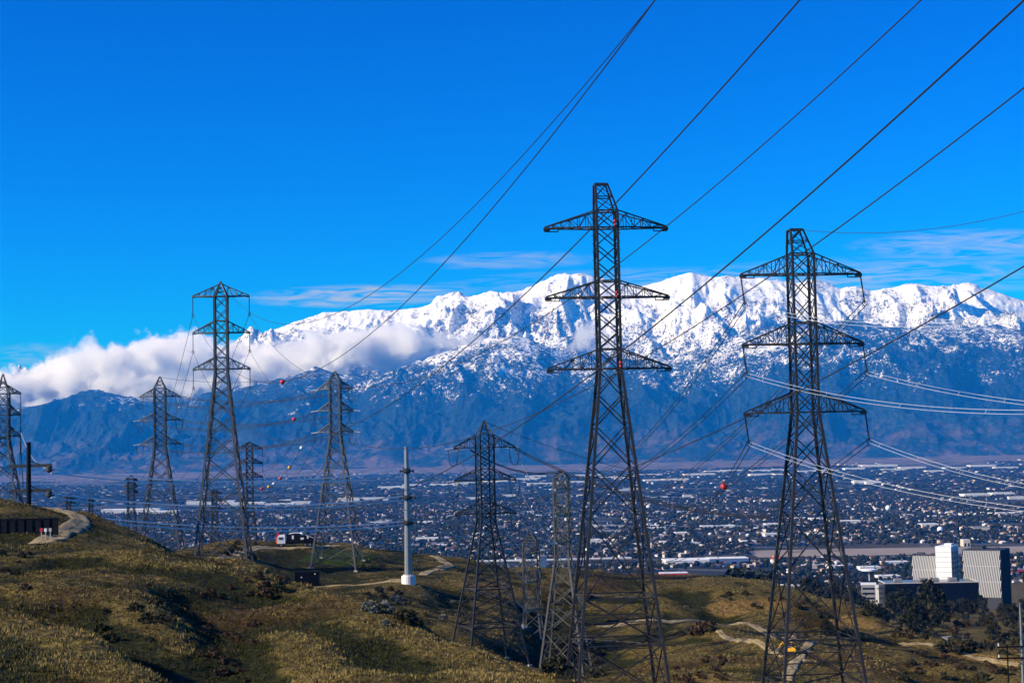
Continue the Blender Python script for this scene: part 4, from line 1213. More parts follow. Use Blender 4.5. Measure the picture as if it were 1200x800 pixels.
# far blocks: larger roofs in a looser pattern
fx_, fy_ = street_grid(6200, 13600, 120, 58, 0.36, 0.62)
nf = len(fx_)
far = house_arrays(fx_, fy_, valley_z(fy_), rng.uniform(14, 34, nf), rng.uniform(10, 24, nf), rng.uniform(3.5, 6.5, nf), rng.uniform(.3, 2.0, nf), GRID + rng.choice([0, pi / 2], nf), WALLS[rng.integers(0, 6, nf)] * 0.9, ROOFS[rng.integers(0, 7, nf)] * 1.15)
a_ = house_arrays(hx[rest], hy[rest], np.full(len(rest), VZ), hw_[rest], hl_[rest], hh_[rest], hr_[rest], hrot[rest], hwc[rest], hrc[rest])
V = np.concatenate([a_[0], far[0]]); F_ = np.concatenate([a_[1], far[1] + len(a_[0])]); Cc_ = np.concatenate([a_[2], far[2]])
me = fast_mesh('town_houses', V, F_); face_colors(me, Cc_, 4); me.materials.append(M['town'])
tag(link_mesh('town_houses', me), 'countless small pale houses spread across the valley floor', 'houses', kind='stuff')
# the nearest ones, each by itself
HM = []
for rc, wc, nm in (((0.22,0.13,0.09),(0.62,0.57,0.50),'brown'),((0.16,0.145,0.14),(0.66,0.63,0.60),'dark grey'),((0.40,0.36,0.33),(0.58,0.50,0.43),'pale grey'),((0.30,0.17,0.12),(0.70,0.67,0.62),'reddish'),((0.62,0.60,0.57),(0.72,0.70,0.68),'white'),((0.30,0.25,0.20),(0.48,0.41,0.34),'tan')):
    one = lambda v: np.array([v], float)
    va, fa, ca = house_arrays(one(0), one(0), one(0), one(11.5), one(15), one(3.6), one(2.0), one(0), np.array([wc]), np.array([rc]))
    vb, fb, cb = house_arrays(one(5.5), one(4.5), one(-.02), one(8), one(6.5), one(3.1), one(1.5), one(0), np.array([wc]), np.array([rc]))
    me = fast_mesh('house', np.concatenate([va, vb]), np.concatenate([fa, fb + len(va)])); face_colors(me, np.concatenate([ca, cb]), 4); me.materials.append(M['town'])
    HM.append((me, nm))
proto_h = {}
for i in idx:
    k = rng.choice(6, p=[.24, .2, .16, .18, .1, .12]); me, nm = HM[k]
    if k not in proto_h:
        o = link_mesh('house', me); proto_h[k] = o
    else:
        o = proto_h[k].copy(); COL.objects.link(o)
    o.location = (float(hx[i]), float(hy[i]), VZ); o.rotation_euler = (0, 0, float(hrot[i])); sc = float(rng.uniform(.62, .9)); o.scale = (sc, sc, sc)
    tag(o, 'small pale-walled house with %s hipped roof among trees, near edge of town' % nm, 'house', 'houses at the near edge of town, %s roofs' % nm)

# street trees
def icosa():
    p = (1 + 5 ** .5) / 2
    v = np.array([(-1,p,0),(1,p,0),(-1,-p,0),(1,-p,0),(0,-1,p),(0,1,p),(0,-1,-p),(0,1,-p),(p,0,-1),(p,0,1),(-p,0,-1),(-p,0,1)]) / np.sqrt(1 + p * p)
    f = np.array([(0,11,5),(0,5,1),(0,1,7),(0,7,10),(0,10,11),(1,5,9),(5,11,4),(11,10,2),(10,7,6),(7,1,8),(3,9,4),(3,4,2),(3,2,6),(3,6,8),(3,8,9),(4,9,5),(2,4,11),(6,2,10),(8,6,7),(9,8,1)])
    return v, f
IV, IF = icosa()
def blob_arrays(X, Y, Z, r, h, col):
    n = len(X)
    J = IV[None] * (1 + rng.uniform(-.32, .32, (n, 12, 1)))
    V = np.stack([X[:, None] + J[..., 0] * r[:, None], Y[:, None] + J[..., 1] * r[:, None], Z[:, None] + h[:, None] * (0.55 + 0.5 * J[..., 2])], -1)
    F = (np.arange(n)[:, None, None] * 12 + IF[None]).reshape(-1, 3)
    return V.reshape(-1, 3), F, np.repeat(col, 20, axis=0)
LEAF = np.array([(0.010,0.016,0.007),(0.014,0.020,0.008),(0.024,0.026,0.010),(0.008,0.013,0.008),(0.036,0.028,0.014)])
tx1, ty1 = street_grid(2230, 6200, 13, 11.5, 0.36, 0.55)
o_ = np.argsort(ty1); tx1, ty1 = tx1[o_], ty1[o_]
v_ = np.abs(project(np.stack([tx1, ty1, np.full(len(tx1), VZ)], -1))[0] - 600) < 640
tidx = np.where(v_)[0][:300]; trest = np.setdiff1d(np.arange(len(tx1)), tidx)
tx2, ty2 = street_grid(6200, 12900, 50, 36, 0.36, 0.66)
def rep2(X, Y, r0, r1, h0, h1):
    n = len(X); r = rng.uniform(r0, r1, n); h = rng.uniform(h0, h1, n); c = LEAF[rng.integers(0, 5, n)] * rng.uniform(.7, 1.3, (n, 1))
    A1 = blob_arrays(X, Y, valley_z(Y), r, h, c)
    d = rng.uniform(0, 2 * pi, n)
    A2 = blob_arrays(X + np.cos(d) * r, Y + np.sin(d) * r, valley_z(Y), r * .75, h * rng.uniform(.6, .95, n), c * 1.1)
    return np.concatenate([A1[0], A2[0]]), np.concatenate([A1[1], A2[1] + len(A1[0])]), np.concatenate([A1[2], A2[2]])
B1 = rep2(tx1[trest], ty1[trest], 2.6, 5.2, 5, 11); B2 = rep2(tx2, ty2, 8, 20, 6, 11)
me = fast_mesh('town_trees', np.concatenate([B1[0], B2[0]]), np.concatenate([B1[1], B2[1] + len(B1[0])])); face_colors(me, np.concatenate([B1[2], B2[2]]), 3)
me.materials.append(M['leaf_far'])
tag(link_mesh('town_trees', me), 'dense dark street trees filling the town across the valley floor', 'trees', kind='stuff')
print('COUNT houses', nh, nf, 'trees', len(tx1), len(tx2))

# ------------------------------------------------------------------ single trees: trunk, limbs and a crown of leaf clumps
def leaf_material(name, col, var=0.6):
    m, nt, b = new_mat(name)
    f = noise(nt, objc(nt), 0.8, 4, 0.7)
    rnd = nt.nodes.new('ShaderNodeObjectInfo').outputs['Random']
    c = ramp(nt, f, [(0.32, tuple(x * (1 - var) for x in col)), (0.55, col), (0.72, tuple(min(1, x * (1 + var)) for x in col))])
    c = mixc(nt, mth(nt, 'MULTIPLY', rnd, 0.35), c, (0.05, 0.038, 0.016))
    nt.links.new(c, b.inputs['Base Color']); b.inputs['Roughness'].default_value = 0.8; b.inputs['Specular IOR Level'].default_value = 0.15
    return m
M['leaf_dark'] = leaf_material('dark_evergreen_leaves', (0.012, 0.018, 0.006))
M['leaf_shrub'] = leaf_material('shrub_leaves', (0.045, 0.046, 0.020))
M['leaf_dry'] = leaf_material('dry_shrub_twigs', (0.085, 0.050, 0.024))
M['leaf_sage'] = leaf_material('sage_leaves', (0.17, 0.19, 0.16))
M['bark'] = worn('bark', (0.06, 0.045, 0.033), 0.9, 0, 0.35, 3, 0.3)
def crown_mesh(seed, H, W, n_cl, leaves, size, mat, z0=0.25, flat=1.0):
    g = np.random.default_rng(seed)
    cl = []
    while len(cl) < n_cl:
        p = g.uniform(-1, 1, 3)
        if np.linalg.norm(p) > 1 or np.linalg.norm(p) < 0.3: continue
        taper = 1 - 0.45 * max(p[2], -0.2)
        cl.append(np.array([p[0] * W / 2 * taper, p[1] * W / 2 * taper, H * (z0 + (1 - z0) * (p[2] * flat + 1) / 2)]))
    Vs, Fs = [], []; b = 0
    for c in cl:
        rc = W * g.uniform(.12, .22)
        q = g.normal(0, 1, (leaves, 3)); q /= np.linalg.norm(q, axis=1)[:, None]; q *= g.uniform(.4, 1, (leaves, 1)) * rc; q[:, 2] *= 0.75
        for k in range(leaves):
            o = c + q[k]; a = g.normal(0, 1, 3); a /= np.linalg.norm(a); e = np.cross(a, g.normal(0, 1, 3)); e /= np.linalg.norm(e) + 1e-9
            s_ = size * g.uniform(.6, 1.4)
            Vs += [o - a * s_, o + e * s_ * .6, o + a * s_, o - e * s_ * .6]
            Fs.append((b, b + 1, b + 2, b + 3)); b += 4
    me = fast_mesh('crown', np.array(Vs), np.array(Fs)); me.materials.append(mat)
    return me, cl
def trunk_mesh(H, r, cl, seed):
    g = np.random.default_rng(seed)
    m = MB()
    zs = np.linspace(-0.6, H * 0.62, 7)
    xy = np.cumsum(g.normal(0, H * 0.012, (7, 2)), axis=0); xy[0] = 0
    m.tube([(xy[i, 0], xy[i, 1], zs[i]) for i in range(7)], [r * (1.15 - 0.13 * i) for i in range(7)], 7)
    for c in cl[:7]:
        j = int(g.integers(2, 6)); s_ = np.array([xy[j, 0], xy[j, 1], zs[j]])
        m.tube([s_, (s_ + c) / 2 + np.array([0, 0, .05 * H]), c], [r * .45, r * .3, r * .12], 5)
    me = bpy.data.meshes.new('trunk'); me.from_pydata(m.v, [], m.f); me.materials.append(M['bark']); me.update()
    return me
TREES = []
for sd, H, W in ((1, 11, 9), (2, 14, 9), (3, 9, 10), (4, 12, 6.5)):
    cm, cl = crown_mesh(sd, H, W, 34, 28, 0.60, M['leaf_dark'], 0.06)
    TREES.append((cm, trunk_mesh(H, 0.3 + H * .012, cl, sd), H))
protos = {}
def plant(loc, k, sc, rz, label, group, name='tree', cat='tree', pool=None, parts=('trunk', 'crown')):
    pool = pool or TREES
    key = (name, k, id(pool))
    if key not in protos:
        t = empty(name, (0, 0, 0)); o1 = link_mesh(parts[1], pool[k][0], t); o2 = link_mesh(parts[0], pool[k][1], t)
        protos[key] = (t, [o1, o2])
    else:
        t0, ch = protos[key]
        t = t0.copy(); COL.objects.link(t)
        for c in ch:
            d = c.copy(); COL.objects.link(d); d.parent = t
    t.location = Vector([float(v) for v in loc]); t.rotation_euler = (0, 0, rz); t.scale = (sc, sc, sc)
    tag(t, label, cat, group)
    return t
# nearest street trees, each by itself
for i in tidx:
    plant((tx1[i], ty1[i], VZ), int(rng.integers(0, 4)), float(rng.uniform(.55, .95)), float(rng.uniform(0, 6)), 'dark round street tree among houses at the near edge of town', 'street trees at the near edge of town')
# dark trees in the hollow below the office block and along the ridge foot
for px, d, sc in [(1012,610,.9),(1003,640,.8),(1022,700,1.0),(1030,760,.9),(1042,820,1.0),(1016,560,.8),(1050,900,1.1),(1062,960,1.0),(1086,640,1.35),(1090,660,1.2),(1082,690,1.1),(1096,720,1.0),(1100,620,.8),
                  (1110,820,.9),(1122,880,.9),(1135,900,.8),(1128,760,.7),(1145,980,.8),(1150,860,.6),(1075,600,.8),(1066,560,.8),(1070,760,1.0),(1056,680,.9),(1176,640,.7),(1182,700,.75),(1170,820,.6),(1195,690,.7),(1160,560,.55)]:
    plant(on_ground(px, d) - np.array([0, 0, .2]), int(rng.integers(0, 4)), sc, float(rng.uniform(0, 6)), 'dark evergreen tree in the hollow below the black office block', 'dark trees below the office blocks')
for px, d, sc in [(846,1000,1.1),(855,980,1.3),(864,1010,1.5),(872,990,1.3),(880,1020,1.2),(888,990,1.1),(858,1040,1.2),(896,1030,1.0),(932,1050,1.1),(938,1080,1.4),(946,1060,1.5),(954,1090,1.2),(962,1050,1.2),(970,1100,1.0),(986,1040,1.0),(1000,1100,1.0),(820,1200,1.0),(800,1260,.9),(775,1300,.9)]:
    p = at(px, 699, d); z = float(height(p[0], p[1]))
    Hn = at(px, 676 + (3 if sc < 1.2 else 0), d)[2] - z
    plant((p[0], p[1], z - .3), int(rng.integers(0, 4)), float(np.clip(Hn / 12, .5, 3.2)), float(rng.uniform(0, 6)), 'big dark tree rising behind the brow between the two tallest pylons', 'dark trees behind the brow')

# ------------------------------------------------------------------ shrubs
SHR = []
for sd, mt in ((11, 'leaf_shrub'), (12, 'leaf_shrub'), (13, 'leaf_dry'), (14, 'leaf_sage'), (15, 'leaf_dry')):
    cm, cl = crown_mesh(sd, 1.3, 2.1, 16, 22, 0.17, M[mt], 0.12)
    tm = MB()
    for c in cl[:8]: tm.tube([(0, 0, -.3), c * .5, c], [.05, .035, .015], 4)
    me = bpy.data.meshes.new('stems'); me.from_pydata(tm.v, [], tm.f); me.materials.append(M['bark']); me.update()
    SHR.append((cm, me, 1.3))
def shrub(px, py, k, sc):
    p = ground_hit(px, py)
    lab = ('low green-brown shrub on the dry grass slope', 'low green-brown shrub on the dry grass slope', 'rusty dry shrub on the grass slope', 'pale grey sage bush on the slope by the pale pole', 'rusty dry shrub on the grass slope')[k]
    plant(p - np.array([0, 0, .1]), k, sc, float(rng.uniform(0, 6)), lab, ('green-brown shrubs on the slopes', 'green-brown shrubs on the slopes', 'rusty shrubs on the slopes', 'grey sage bushes below the pale pole', 'rusty shrubs on the slopes')[k], 'shrub', 'shrub', SHR, ('stems', 'foliage'))
def patch(n, x0, x1, y0, y1, ks, s0, s1):
    for _ in range(n): shrub(float(rng.uniform(x0, x1)), float(rng.uniform(y0, y1)), int(rng.choice(ks)), float(rng.uniform(s0, s1)))
patch(30, 430, 535, 692, 735, [0, 3, 3, 1], 0.45, 1.0)
patch(14, 640, 700, 745, 795, [0, 1], 1.0, 1.8)
patch(22, 560, 690, 695, 760, [0, 2, 1, 3], 0.6, 1.2)
patch(12, 290, 340, 676, 700, [4, 1, 4], 0.5, 1.0)
patch(10, 110, 200, 705, 760, [0, 1, 4], 0.4, 0.8)
patch(26, 230, 300, 690, 800, [2, 4, 2], 0.3, 0.7)
patch(14, 790, 850, 775, 800, [2, 4], 0.5, 1.0)
patch(7, 812, 838, 732, 748, [2, 4, 0], 1.1, 1.8)
patch(7, 1104, 1136, 752, 768, [0, 1], 1.2, 1.9)
patch(16, 840, 1000, 695, 715, [0, 1, 2], 0.5, 1.0)
patch(24, 1040, 1190, 765, 798, [0, 2, 4, 1], 0.5, 1.1)
patch(26, 1120, 1198, 722, 765, [0, 1, 2], 1.0, 2.0)
patch(44, 1062, 1198, 713, 752, [0, 1, 0, 2], 1.0, 2.3)
patch(8, 0, 60, 650, 700, [0, 1, 4], 0.35, 0.7)
patch(10, 250, 300, 634, 656, [0, 1], 0.6, 1.1)
patch(10, 960, 1060, 715, 750, [0, 1], 0.9, 1.6)

# ------------------------------------------------------------------ dry grass
def grass():
    n = 140000
    u = rng.uniform(-0.345, 0.345, n); d = 105 * (480 / 105) ** rng.random(n) ** 1.05
    X, Y = u * d, d
    keep = fbm(X / 6, Y / 6, 3) > -0.28
    X, Y = X[keep], Y[keep]; n = len(X)
    Z = height(X, Y)
    mid = fbm(X / 16 + 40, Y / 16, 3)
    gold = np.array([0.36, 0.26, 0.080]); olive = np.array([0.045, 0.048, 0.007]); brown = np.array([0.11, 0.06, 0.015])
    t = np.clip(mid * 1.1 + 0.32 + np.clip(X / Y * 1.6, -.22, .30) + 0.8 * np.maximum(dry_crest_light(X, Y), -.6) + rng.normal(0, .22, n), 0, 1)[:, None]  # blades take the same painted crest light and gully shade
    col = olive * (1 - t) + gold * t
    bm = (rng.random(n) < np.clip(0.15 + pnoise(X / 30 + 9, Y / 30) * .9, 0, .8))[:, None]
    col = np.where(bm, brown, col) * rng.uniform(.55, 1.1, (n, 1))
    hgt = rng.uniform(.12, .40, n) * (0.8 + 0.6 * np.clip(mid + .3, 0, 1))
    nb = 4
    a = rng.uniform(0, 2 * pi, (n, nb)); off = rng.uniform(0, .22, (n, nb)); wv = rng.uniform(.025, .055, (n, nb)) * (0.7 + Y[:, None] / 300)
    bx = X[:, None] + np.cos(a) * off; by = Y[:, None] + np.sin(a) * off; bz = np.broadcast_to(Z[:, None] - .05, bx.shape)
    lean = rng.uniform(.1, .6, (n, nb)) * hgt[:, None]; la = a + rng.normal(0, .6, (n, nb))
    V = np.zeros((n, nb, 3, 3))
    V[:, :, 0] = np.stack([bx - np.sin(a) * wv, by + np.cos(a) * wv, bz], -1)
    V[:, :, 1] = np.stack([bx + np.sin(a) * wv, by - np.cos(a) * wv, bz], -1)
    V[:, :, 2] = np.stack([bx + np.cos(la) * lean, by + np.sin(la) * lean, bz + hgt[:, None] * rng.uniform(.7, 1.1, (n, nb))], -1)
    F = np.arange(n * nb * 3).reshape(-1, 3)
    me = fast_mesh('dry_grass', V.reshape(-1, 3), F); face_colors(me, np.repeat(col, nb, axis=0), 3)
    me.materials.append(tint_material('grass_blades', 0.8, 0.35, 0.6))
    tag(link_mesh('dry_grass', me), 'tufts of dry and green grass covering the hillside', 'grass', kind='stuff')
grass()

# ------------------------------------------------------------------ sheds and landmarks in the town
def shed_material(name, col):
    m, nt, b = new_mat(name)
    f = noise(nt, objc(nt), 0.05, 4, 0.7)
    nt.links.new(mixc(nt, f, tuple(x * .78 for x in col), tuple(min(.9, x * 1.12) for x in col)), b.inputs['Base Color'])
    b.inputs['Roughness'].default_value = 0.7; return m
M['shed_wall'] = shed_material('shed_wall', (0.66, 0.64, 0.60)); M['shed_roof'] = shed_material('shed_roof', (0.80, 0.79, 0.76))
M['shed_cream'] = shed_material('cream_wall', (0.58, 0.50, 0.38)); M['shed_grey'] = shed_material('grey_roof', (0.22, 0.22, 0.225))
M['teal'] = shed_material('teal_roof', (0.22, 0.36, 0.36)); M['shed_blue'] = shed_material('blue_grey_wall', (0.10, 0.16, 0.30))
def shed(px, py, wpx, dep, hm, wall='shed_wall', roof='shed_roof', rz=0.04, label=None, group=None, name='warehouse', cat='warehouse', doors=True):
    p = valley_hit(px, py); d = p[1]; w = wpx * d / FPX
    root = empty(name, (p[0], p[1] + dep / 2, p[2]), rz)
    b = MB(); b.box((0, 0, hm / 2 - .5), (w, dep, hm + 1)); b.build('wall', M[wall], root)
    r = MB(); r.box((0, 0, hm + .15), (w + .6, dep + .6, 0.7))
    r.build('roof', M[roof], root)
    if d < 3600:
        n = max(2, int(w / 26))
        for k in range(n):
            u = MB(); u.box((-w / 2 + (k + .5) * w / n, rng.uniform(-.3, .3) * dep, hm + 1.2), (3.0, 3.5, 1.6)); u.build('roof_vent', M['shed_grey'], root)
        n = max(2, int(w / 14))
        for k in range(n if doors else 0):
            q = MB(); q.box((-w / 2 + (k + .5) * w / n, -dep / 2 - .03, hm * .27), (w / n * .5, .12, hm * .5)); q.build('dock_door', M['dark_glass'], root)
    tag(root, label or 'long white flat-roofed warehouse out on the plain among others alike', cat, group or 'white warehouses on the plain')
    return root
for px, py, w_, dp in [(233,590,30,70),(262,589,24,60),(289,591,40,70),(327,592,34,60),(352,590,22,60),(408,586,26,60),(436,585,36,60),
        (458,571,32,90),(482,569,22,80),(520,568,34,90),(545,566,30,80),(583,564,40,100),(616,561,34,90),(640,567,44,90),(668,565,36,90),(628,558,24,80),(690,557,30,90),
        (724,559,44,110),(756,556,40,100),(770,563,30,90),(792,562,30,100),(820,556,36,110),(842,552,30,100),(858,551,24,90),(892,551,24,110),(891,556,24,90),(916,550,18,100),(917,556,18,90),(946,552,22,90),(970,551,26,90),(1002,549,24,80),(1031,545,42,130),(1048,550,26,90),(1070,548,30,90),(1096,552,20,70),(1120,548,26,80),(1152,545,30,90),(1180,548,26,80),
        (1145,582,30,60),(1176,580,26,60),(1012,565,22,60),(1024,566,18,50)]:
    shed(px, py + 1.5, w_, dp, float(rng.uniform(10, 14)))
shed(158, 602, 56, 110, 15, label='very long bright white warehouse far left, seen between the strain pylon legs', group=None)
shed(190, 603.5, 34, 80, 13, label='white warehouse adjoining the right end of the very long one far left')
shed(129, 600.5, 22, 70, 11, label='white warehouse at the left end of the very long one, over the road bend')
for px, py, w_, c in [(842,620,40,0),(880,619,36,1),(908,618,22,0),(996,614,26,0),(1022,613,18,1),(836,607,18,1),(770,622,24,0),(720,626,34,1),(700,637,20,0),(500,635,26,0),(512,640,26,1),(690,600,18,0),(745,600,16,1),(1090,618,20,0),(1150,622,20,1),(1180,604,36,0),(560,628,14,0),(330,606,20,1),(590,640,16,1),(450,612,16,0)]:
    shed(px, py, w_, 34, float(rng.uniform(6, 9)), wall='shed_cream' if c else 'shed_wall', roof='shed_roof' if not c else 'shed_grey', label='pale low commercial block among the houses of the town', group='pale low blocks among the houses', name='commercial_block', cat='building')
for row_y, x0, x1, n in ((576,330,900,12),(584,300,880,12),(592,470,1200,14),(604,480,900,10),(612,300,560,8),(613,900,1195,9),(620,560,800,6),(632,470,1195,14),(642,480,880,9)):
    for _ in range(n):
        px = float(rng.uniform(x0, x1)); py = row_y - (px - 600) * 0.012 + float(rng.normal(0, .8))
        shed(px, py, float(rng.uniform(6, 20)), float(rng.uniform(18, 40)), float(rng.uniform(5, 8)), wall='shed_cream' if rng.random() < .4 else 'shed_wall', roof='shed_roof' if rng.random() < .65 else 'shed_grey', label='pale low commercial block among the houses of the town', group='pale low blocks among the houses', name='commercial_block', cat='building')
shed(806, 663, 52, 60, 9, label='long low white building beside the highway, left of the blue-walled one')
shed(854, 662, 46, 40, 11, wall='shed_blue', label='long low building with blue wall and white roof by the highway')
shed(735, 685, 40, 40, 9, label='wide white building directly behind the legs of the largest pylon'); shed(768, 684, 40, 36, 9, roof='teal', label='low building with teal roof behind the largest pylon')
shed(790, 676, 32, 22, 6, wall='red', label='low building with red wall band left of the dark tree group')
shed(826, 693, 34, 30, 9, wall='shed_cream', label='cream boxy building at the brow left of the big dark trees'); shed(800, 694, 24, 26, 6, label='small white building at the brow behind the largest pylon')
shed(911, 658, 7, 20, 9, wall='orange', roof='orange', label='small bright orange building beside the highway', cat='building')
shed(1133, 640, 8, 20, 12, wall='shed_cream', label='small square cream block beyond the office towers', cat='building')
shed(1190, 672, 26, 16, 6, wall='red', roof='shed_grey', label='red-fronted low shop at the right edge beyond the offices', cat='building')
shed(1050, 664, 30, 22, 8, label='white commercial building left of the ribbed slab offices'); shed(1020, 672, 24, 22, 10, label='white block with flat roof behind the second pylon leg')
shed(985, 668, 28, 24, 7, label='white low shop behind the second tall pylon'); shed(955, 666, 30, 22, 6, wall='shed_cream', label='cream low shop behind the second tall pylon')
shed(930, 690, 24, 20, 5, wall='shed_cream', label='low cream building behind the dark trees at the brow'); shed(1042, 682, 26, 20, 9, label='white terrace of shops just left of the black block')
# tan tower and block beyond the end-on pylons
p = valley_hit(637, 674); d = p[1]; k_ = d / FPX
root = empty('tower_building', p, 0.3)
m = MB(); m.box((0, 6, 11 * k_), (8.5 * k_, 8 * k_, 22 * k_)); m.box((0, 6, 22.4 * k_), (9 * k_, 8.5 * k_, .8 * k_)); m.build('tower', M['shed_cream'], root)
m = MB(); m.box((1.5 * k_, -8 * k_, 4 * k_), (16 * k_, 10 * k_, 8 * k_)); m.build('hall', M['shed_cream'], root)
m = MB(); m.box((1.5 * k_, -8 * k_, 8.2 * k_), (16.6 * k_, 10.6 * k_, .6 * k_)); m.build('roof', M['shed_grey'], root)
tag(root, 'tan concrete tower with a low hall at its foot behind the end-on pylons', 'building')
def tank(px, py, rpx, label):
    p = valley_hit(px, py); k = p[1] / FPX; r = rpx * k
    root = empty('water_tank', p, 0)
    m = MB(); m.ball((0, 0, r * 1.6), r, 16, 10); m.build('tank_shell', M['white'], root, smooth=True)
    m = MB()
    for a in range(6): m.tube([(r * .7 * cos(a * pi / 3), r * .7 * sin(a * pi / 3), 0), (r * .6 * cos(a * pi / 3), r * .6 * sin(a * pi / 3), r * 1.2)], r * .07, 5)
    m.build('tank_legs', M['galv'], root)
    tag(root, label, 'water tank')
tank(1041, 600, 3.2, 'round white water tank out among the houses, the farther of two'); tank(1102, 626, 3.6, 'round white water tank above the white office core'); tank(760, 598, 2.6, 'small round pale water tank right of the largest pylon')
# billboard on a mast
p = valley_hit(1019, 688); k_ = p[1] / FPX
root = empty('mast_sign', p, 0.1); m = MB(); m.tube([(0, 0, 0), (0, 0, 19 * k_)], 0.9 * k_ * .5, 8); m.build('mast', M['white'], root)
m = MB(); m.tube([(0, 0, 19 * k_), (0, 0, 19.5 * k_), (0, 0, 21 * k_), (0, 0, 21.6 * k_)], [5 * k_, 9.5 * k_, 9.5 * k_, 7 * k_], 20); m.build('sign_disc', M['white'], root)
tag(root, 'white disc-topped mast standing left of the office blocks', 'mast')
p = valley_hit(993, 676); k_ = p[1] / FPX
root = empty('blue_sign', p, 0.1); m = MB(); m.tube([(0, 0, 0), (0, 0, 11 * k_)], 0.35 * k_, 6); m.build('post', M['galv'], root)
m = MB(); m.box((0, 0, 13 * k_), (4 * k_, .6 * k_, 5 * k_)); m.build('sign_face', M['blue'], root); tag(root, 'blue roadside sign on a post behind the second tall pylon', 'sign')
# highway and the bare wash beside it: sheets just above the valley floor
def strip(name, pts, half, mat, lift):
    C = np.array([valley_hit(*q) for q in pts]); s = np.linspace(0, len(C) - 1, 60)
    C = np.stack([np.interp(s, np.arange(len(C)), C[:, i]) for i in range(3)], -1)
    T = np.gradient(C, axis=0); Nn = np.stack([-T[:, 1], T[:, 0]], -1); Nn /= np.linalg.norm(Nn, axis=1)[:, None]
    o5 = np.linspace(-1, 1, 5)
    X = C[:, None, 0] + Nn[:, None, 0] * o5 * half; Y = C[:, None, 1] + Nn[:, None, 1] * o5 * half
    tag(grid_mesh(name, X, Y, valley_z(Y) + lift, mat), kind='structure')
M['asphalt'] = worn('pale_asphalt', (0.20, 0.195, 0.185), 0.9, 0, 0.2, 0.05); M['sand'] = worn('dry_wash', (0.26, 0.21, 0.16), 0.95, 0, 0.3, 0.01)
strip('dry_wash', [(880,649),(950,647.5),(1040,646),(1130,644.5),(1260,643)], 95, M['sand'], 0.4)
strip('highway', [(330,670),(480,667),(640,663.5),(800,659.5),(900,656.5),(1000,654),(1100,652),(1260,649)], 13, M['asphalt'], 1.2)
strip('highway', [(330,566),(500,574),(700,580),(900,586),(1260,590)], 16, M['asphalt'], 1.2)
strip('road', [(1130,606),(1200,605),(1280,604)], 14, M['asphalt'], 1.6)
for i, (x0, x1, y0, y1) in enumerate([(470,640,664.5,661),(640,740,661,658.6)]):
    a = valley_hit(x0, y0); b = valley_hit(x1, y1)
    root = empty('highway_overpass', (a + b) / 2, math.atan2(b[1] - a[1], b[0] - a[0])); Ln = float(np.linalg.norm(b - a))
    m = MB(); m.box((0, 0, 7.2), (Ln, 14, 1.4)); m.build('deck', M['concrete'], root)
    m = MB(); m.box((0, -6.9, 8.5), (Ln, .3, 1.1)); m.box((0, 6.9, 8.5), (Ln, .3, 1.1)); m.build('parapet', M['concrete_white'], root)
    for k in range(int(Ln / 30) + 1):
        m = MB(); m.box((-Ln / 2 + k * 30 + 3, 0, 3.1), (1.6, 9, 6.6)); m.build('pier', M['concrete'], root)
    tag(root, ('pale concrete highway overpass crossing behind the corner-on pylon', 'pale concrete overpass reaching behind the shaft of the largest pylon')[i], 'overpass')

# ------------------------------------------------------------------ office complex at the right
OD = 1150.0; OK = OD / FPX
def corner_block(name, px_corner, base_py, w, dep, h, rz, d=OD):
    """root at the footprint centre, placed by the near right corner of its front face"""
    c = at(px_corner, base_py, d)
    lx, ly = w / 2, -dep / 2
    cx = c[0] - (lx * cos(rz) - ly * sin(rz)); cy = c[1] - (lx * sin(rz) + ly * cos(rz))
    return empty(name, (cx, cy, c[2]), rz)
M['precast'] = worn('white_precast', (0.48, 0.465, 0.44), 0.8, 0, 0.12, 0.3)
M['shadow_gap'] = worn('dark_recess', (0.035, 0.038, 0.045), 0.7, 0, 0.2, 0.4)
def ribbed_slab(label, px_corner, top_py, base_py, w, dep, rz, d, nfl):
    h = (base_py - top_py) * d / FPX
    root = corner_block('office_slab', px_corner, base_py, w, dep, h, rz, d)
    m = MB(); m.box((0, 0, h / 2 - 6), (w, dep, h + 12)); m.build('wall', M['shadow_gap'], root)
    m = MB(); m.box((w / 2 + .06, 0, h / 2 - 6), (.12, dep - .6, h + 11)); m.build('glass_end', M['dark_glass'], root)
    m = MB(); h0 = h * .10
    sl = 0.16; hh_ = h - h0; x = -w / 2 - hh_ * sl
    while x < w / 2:                                             # slanted precast ribs, cut off at both edges of the front
        xa, za, xb, zb = x, h0, x + hh_ * sl, h
        if xa < -w / 2: za += (-w / 2 - xa) / sl; xa = -w / 2
        if xb > w / 2: zb -= (xb - w / 2) / sl; xb = w / 2
        if zb - za > 1: m.bar((xa, -dep / 2 - .25, za), (xb, -dep / 2 - .25, zb), 0.62, 0.5)
        x += 1.15
    for k in (1, 2): m.box((0, -dep / 2 - .3, h0 + hh_ * k / 3), (w, .55, .3))
    m.build('facade_fins', M['precast'], root)
    m = MB()
    for k in range(int(dep / 1.6) + 1): m.box((w / 2 + .3, -dep / 2 + k * dep / int(dep / 1.6), h / 2 - 3), (.35, .14, h + 6))
    m.build('end_fins', M['shadow_gap'], root)
    m = MB(); m.box((0, 0, h + .25), (w + .5, dep + .5, .7)); m.box((-w * .2, 1, h + 1.4), (w * .3, dep * .4, 1.8)); m.box((w * .3, 0, h + 1.1), (2.5, 3, 1.2)); m.build('roof', M['shadow_gap'], root)
    tag(root, label, 'office building')
ribbed_slab('tall office slab with white ribbed front and dark glass end, rightmost block', 1174, 646, 706, 25.5, 26, radians(-30), OD - 4, 11)
ribbed_slab('lower office slab with white ribbed front, left of the white core tower', 1101, 652, 706, 18.5, 5, radians(-30), OD + 30, 10)
h = 73 * OK
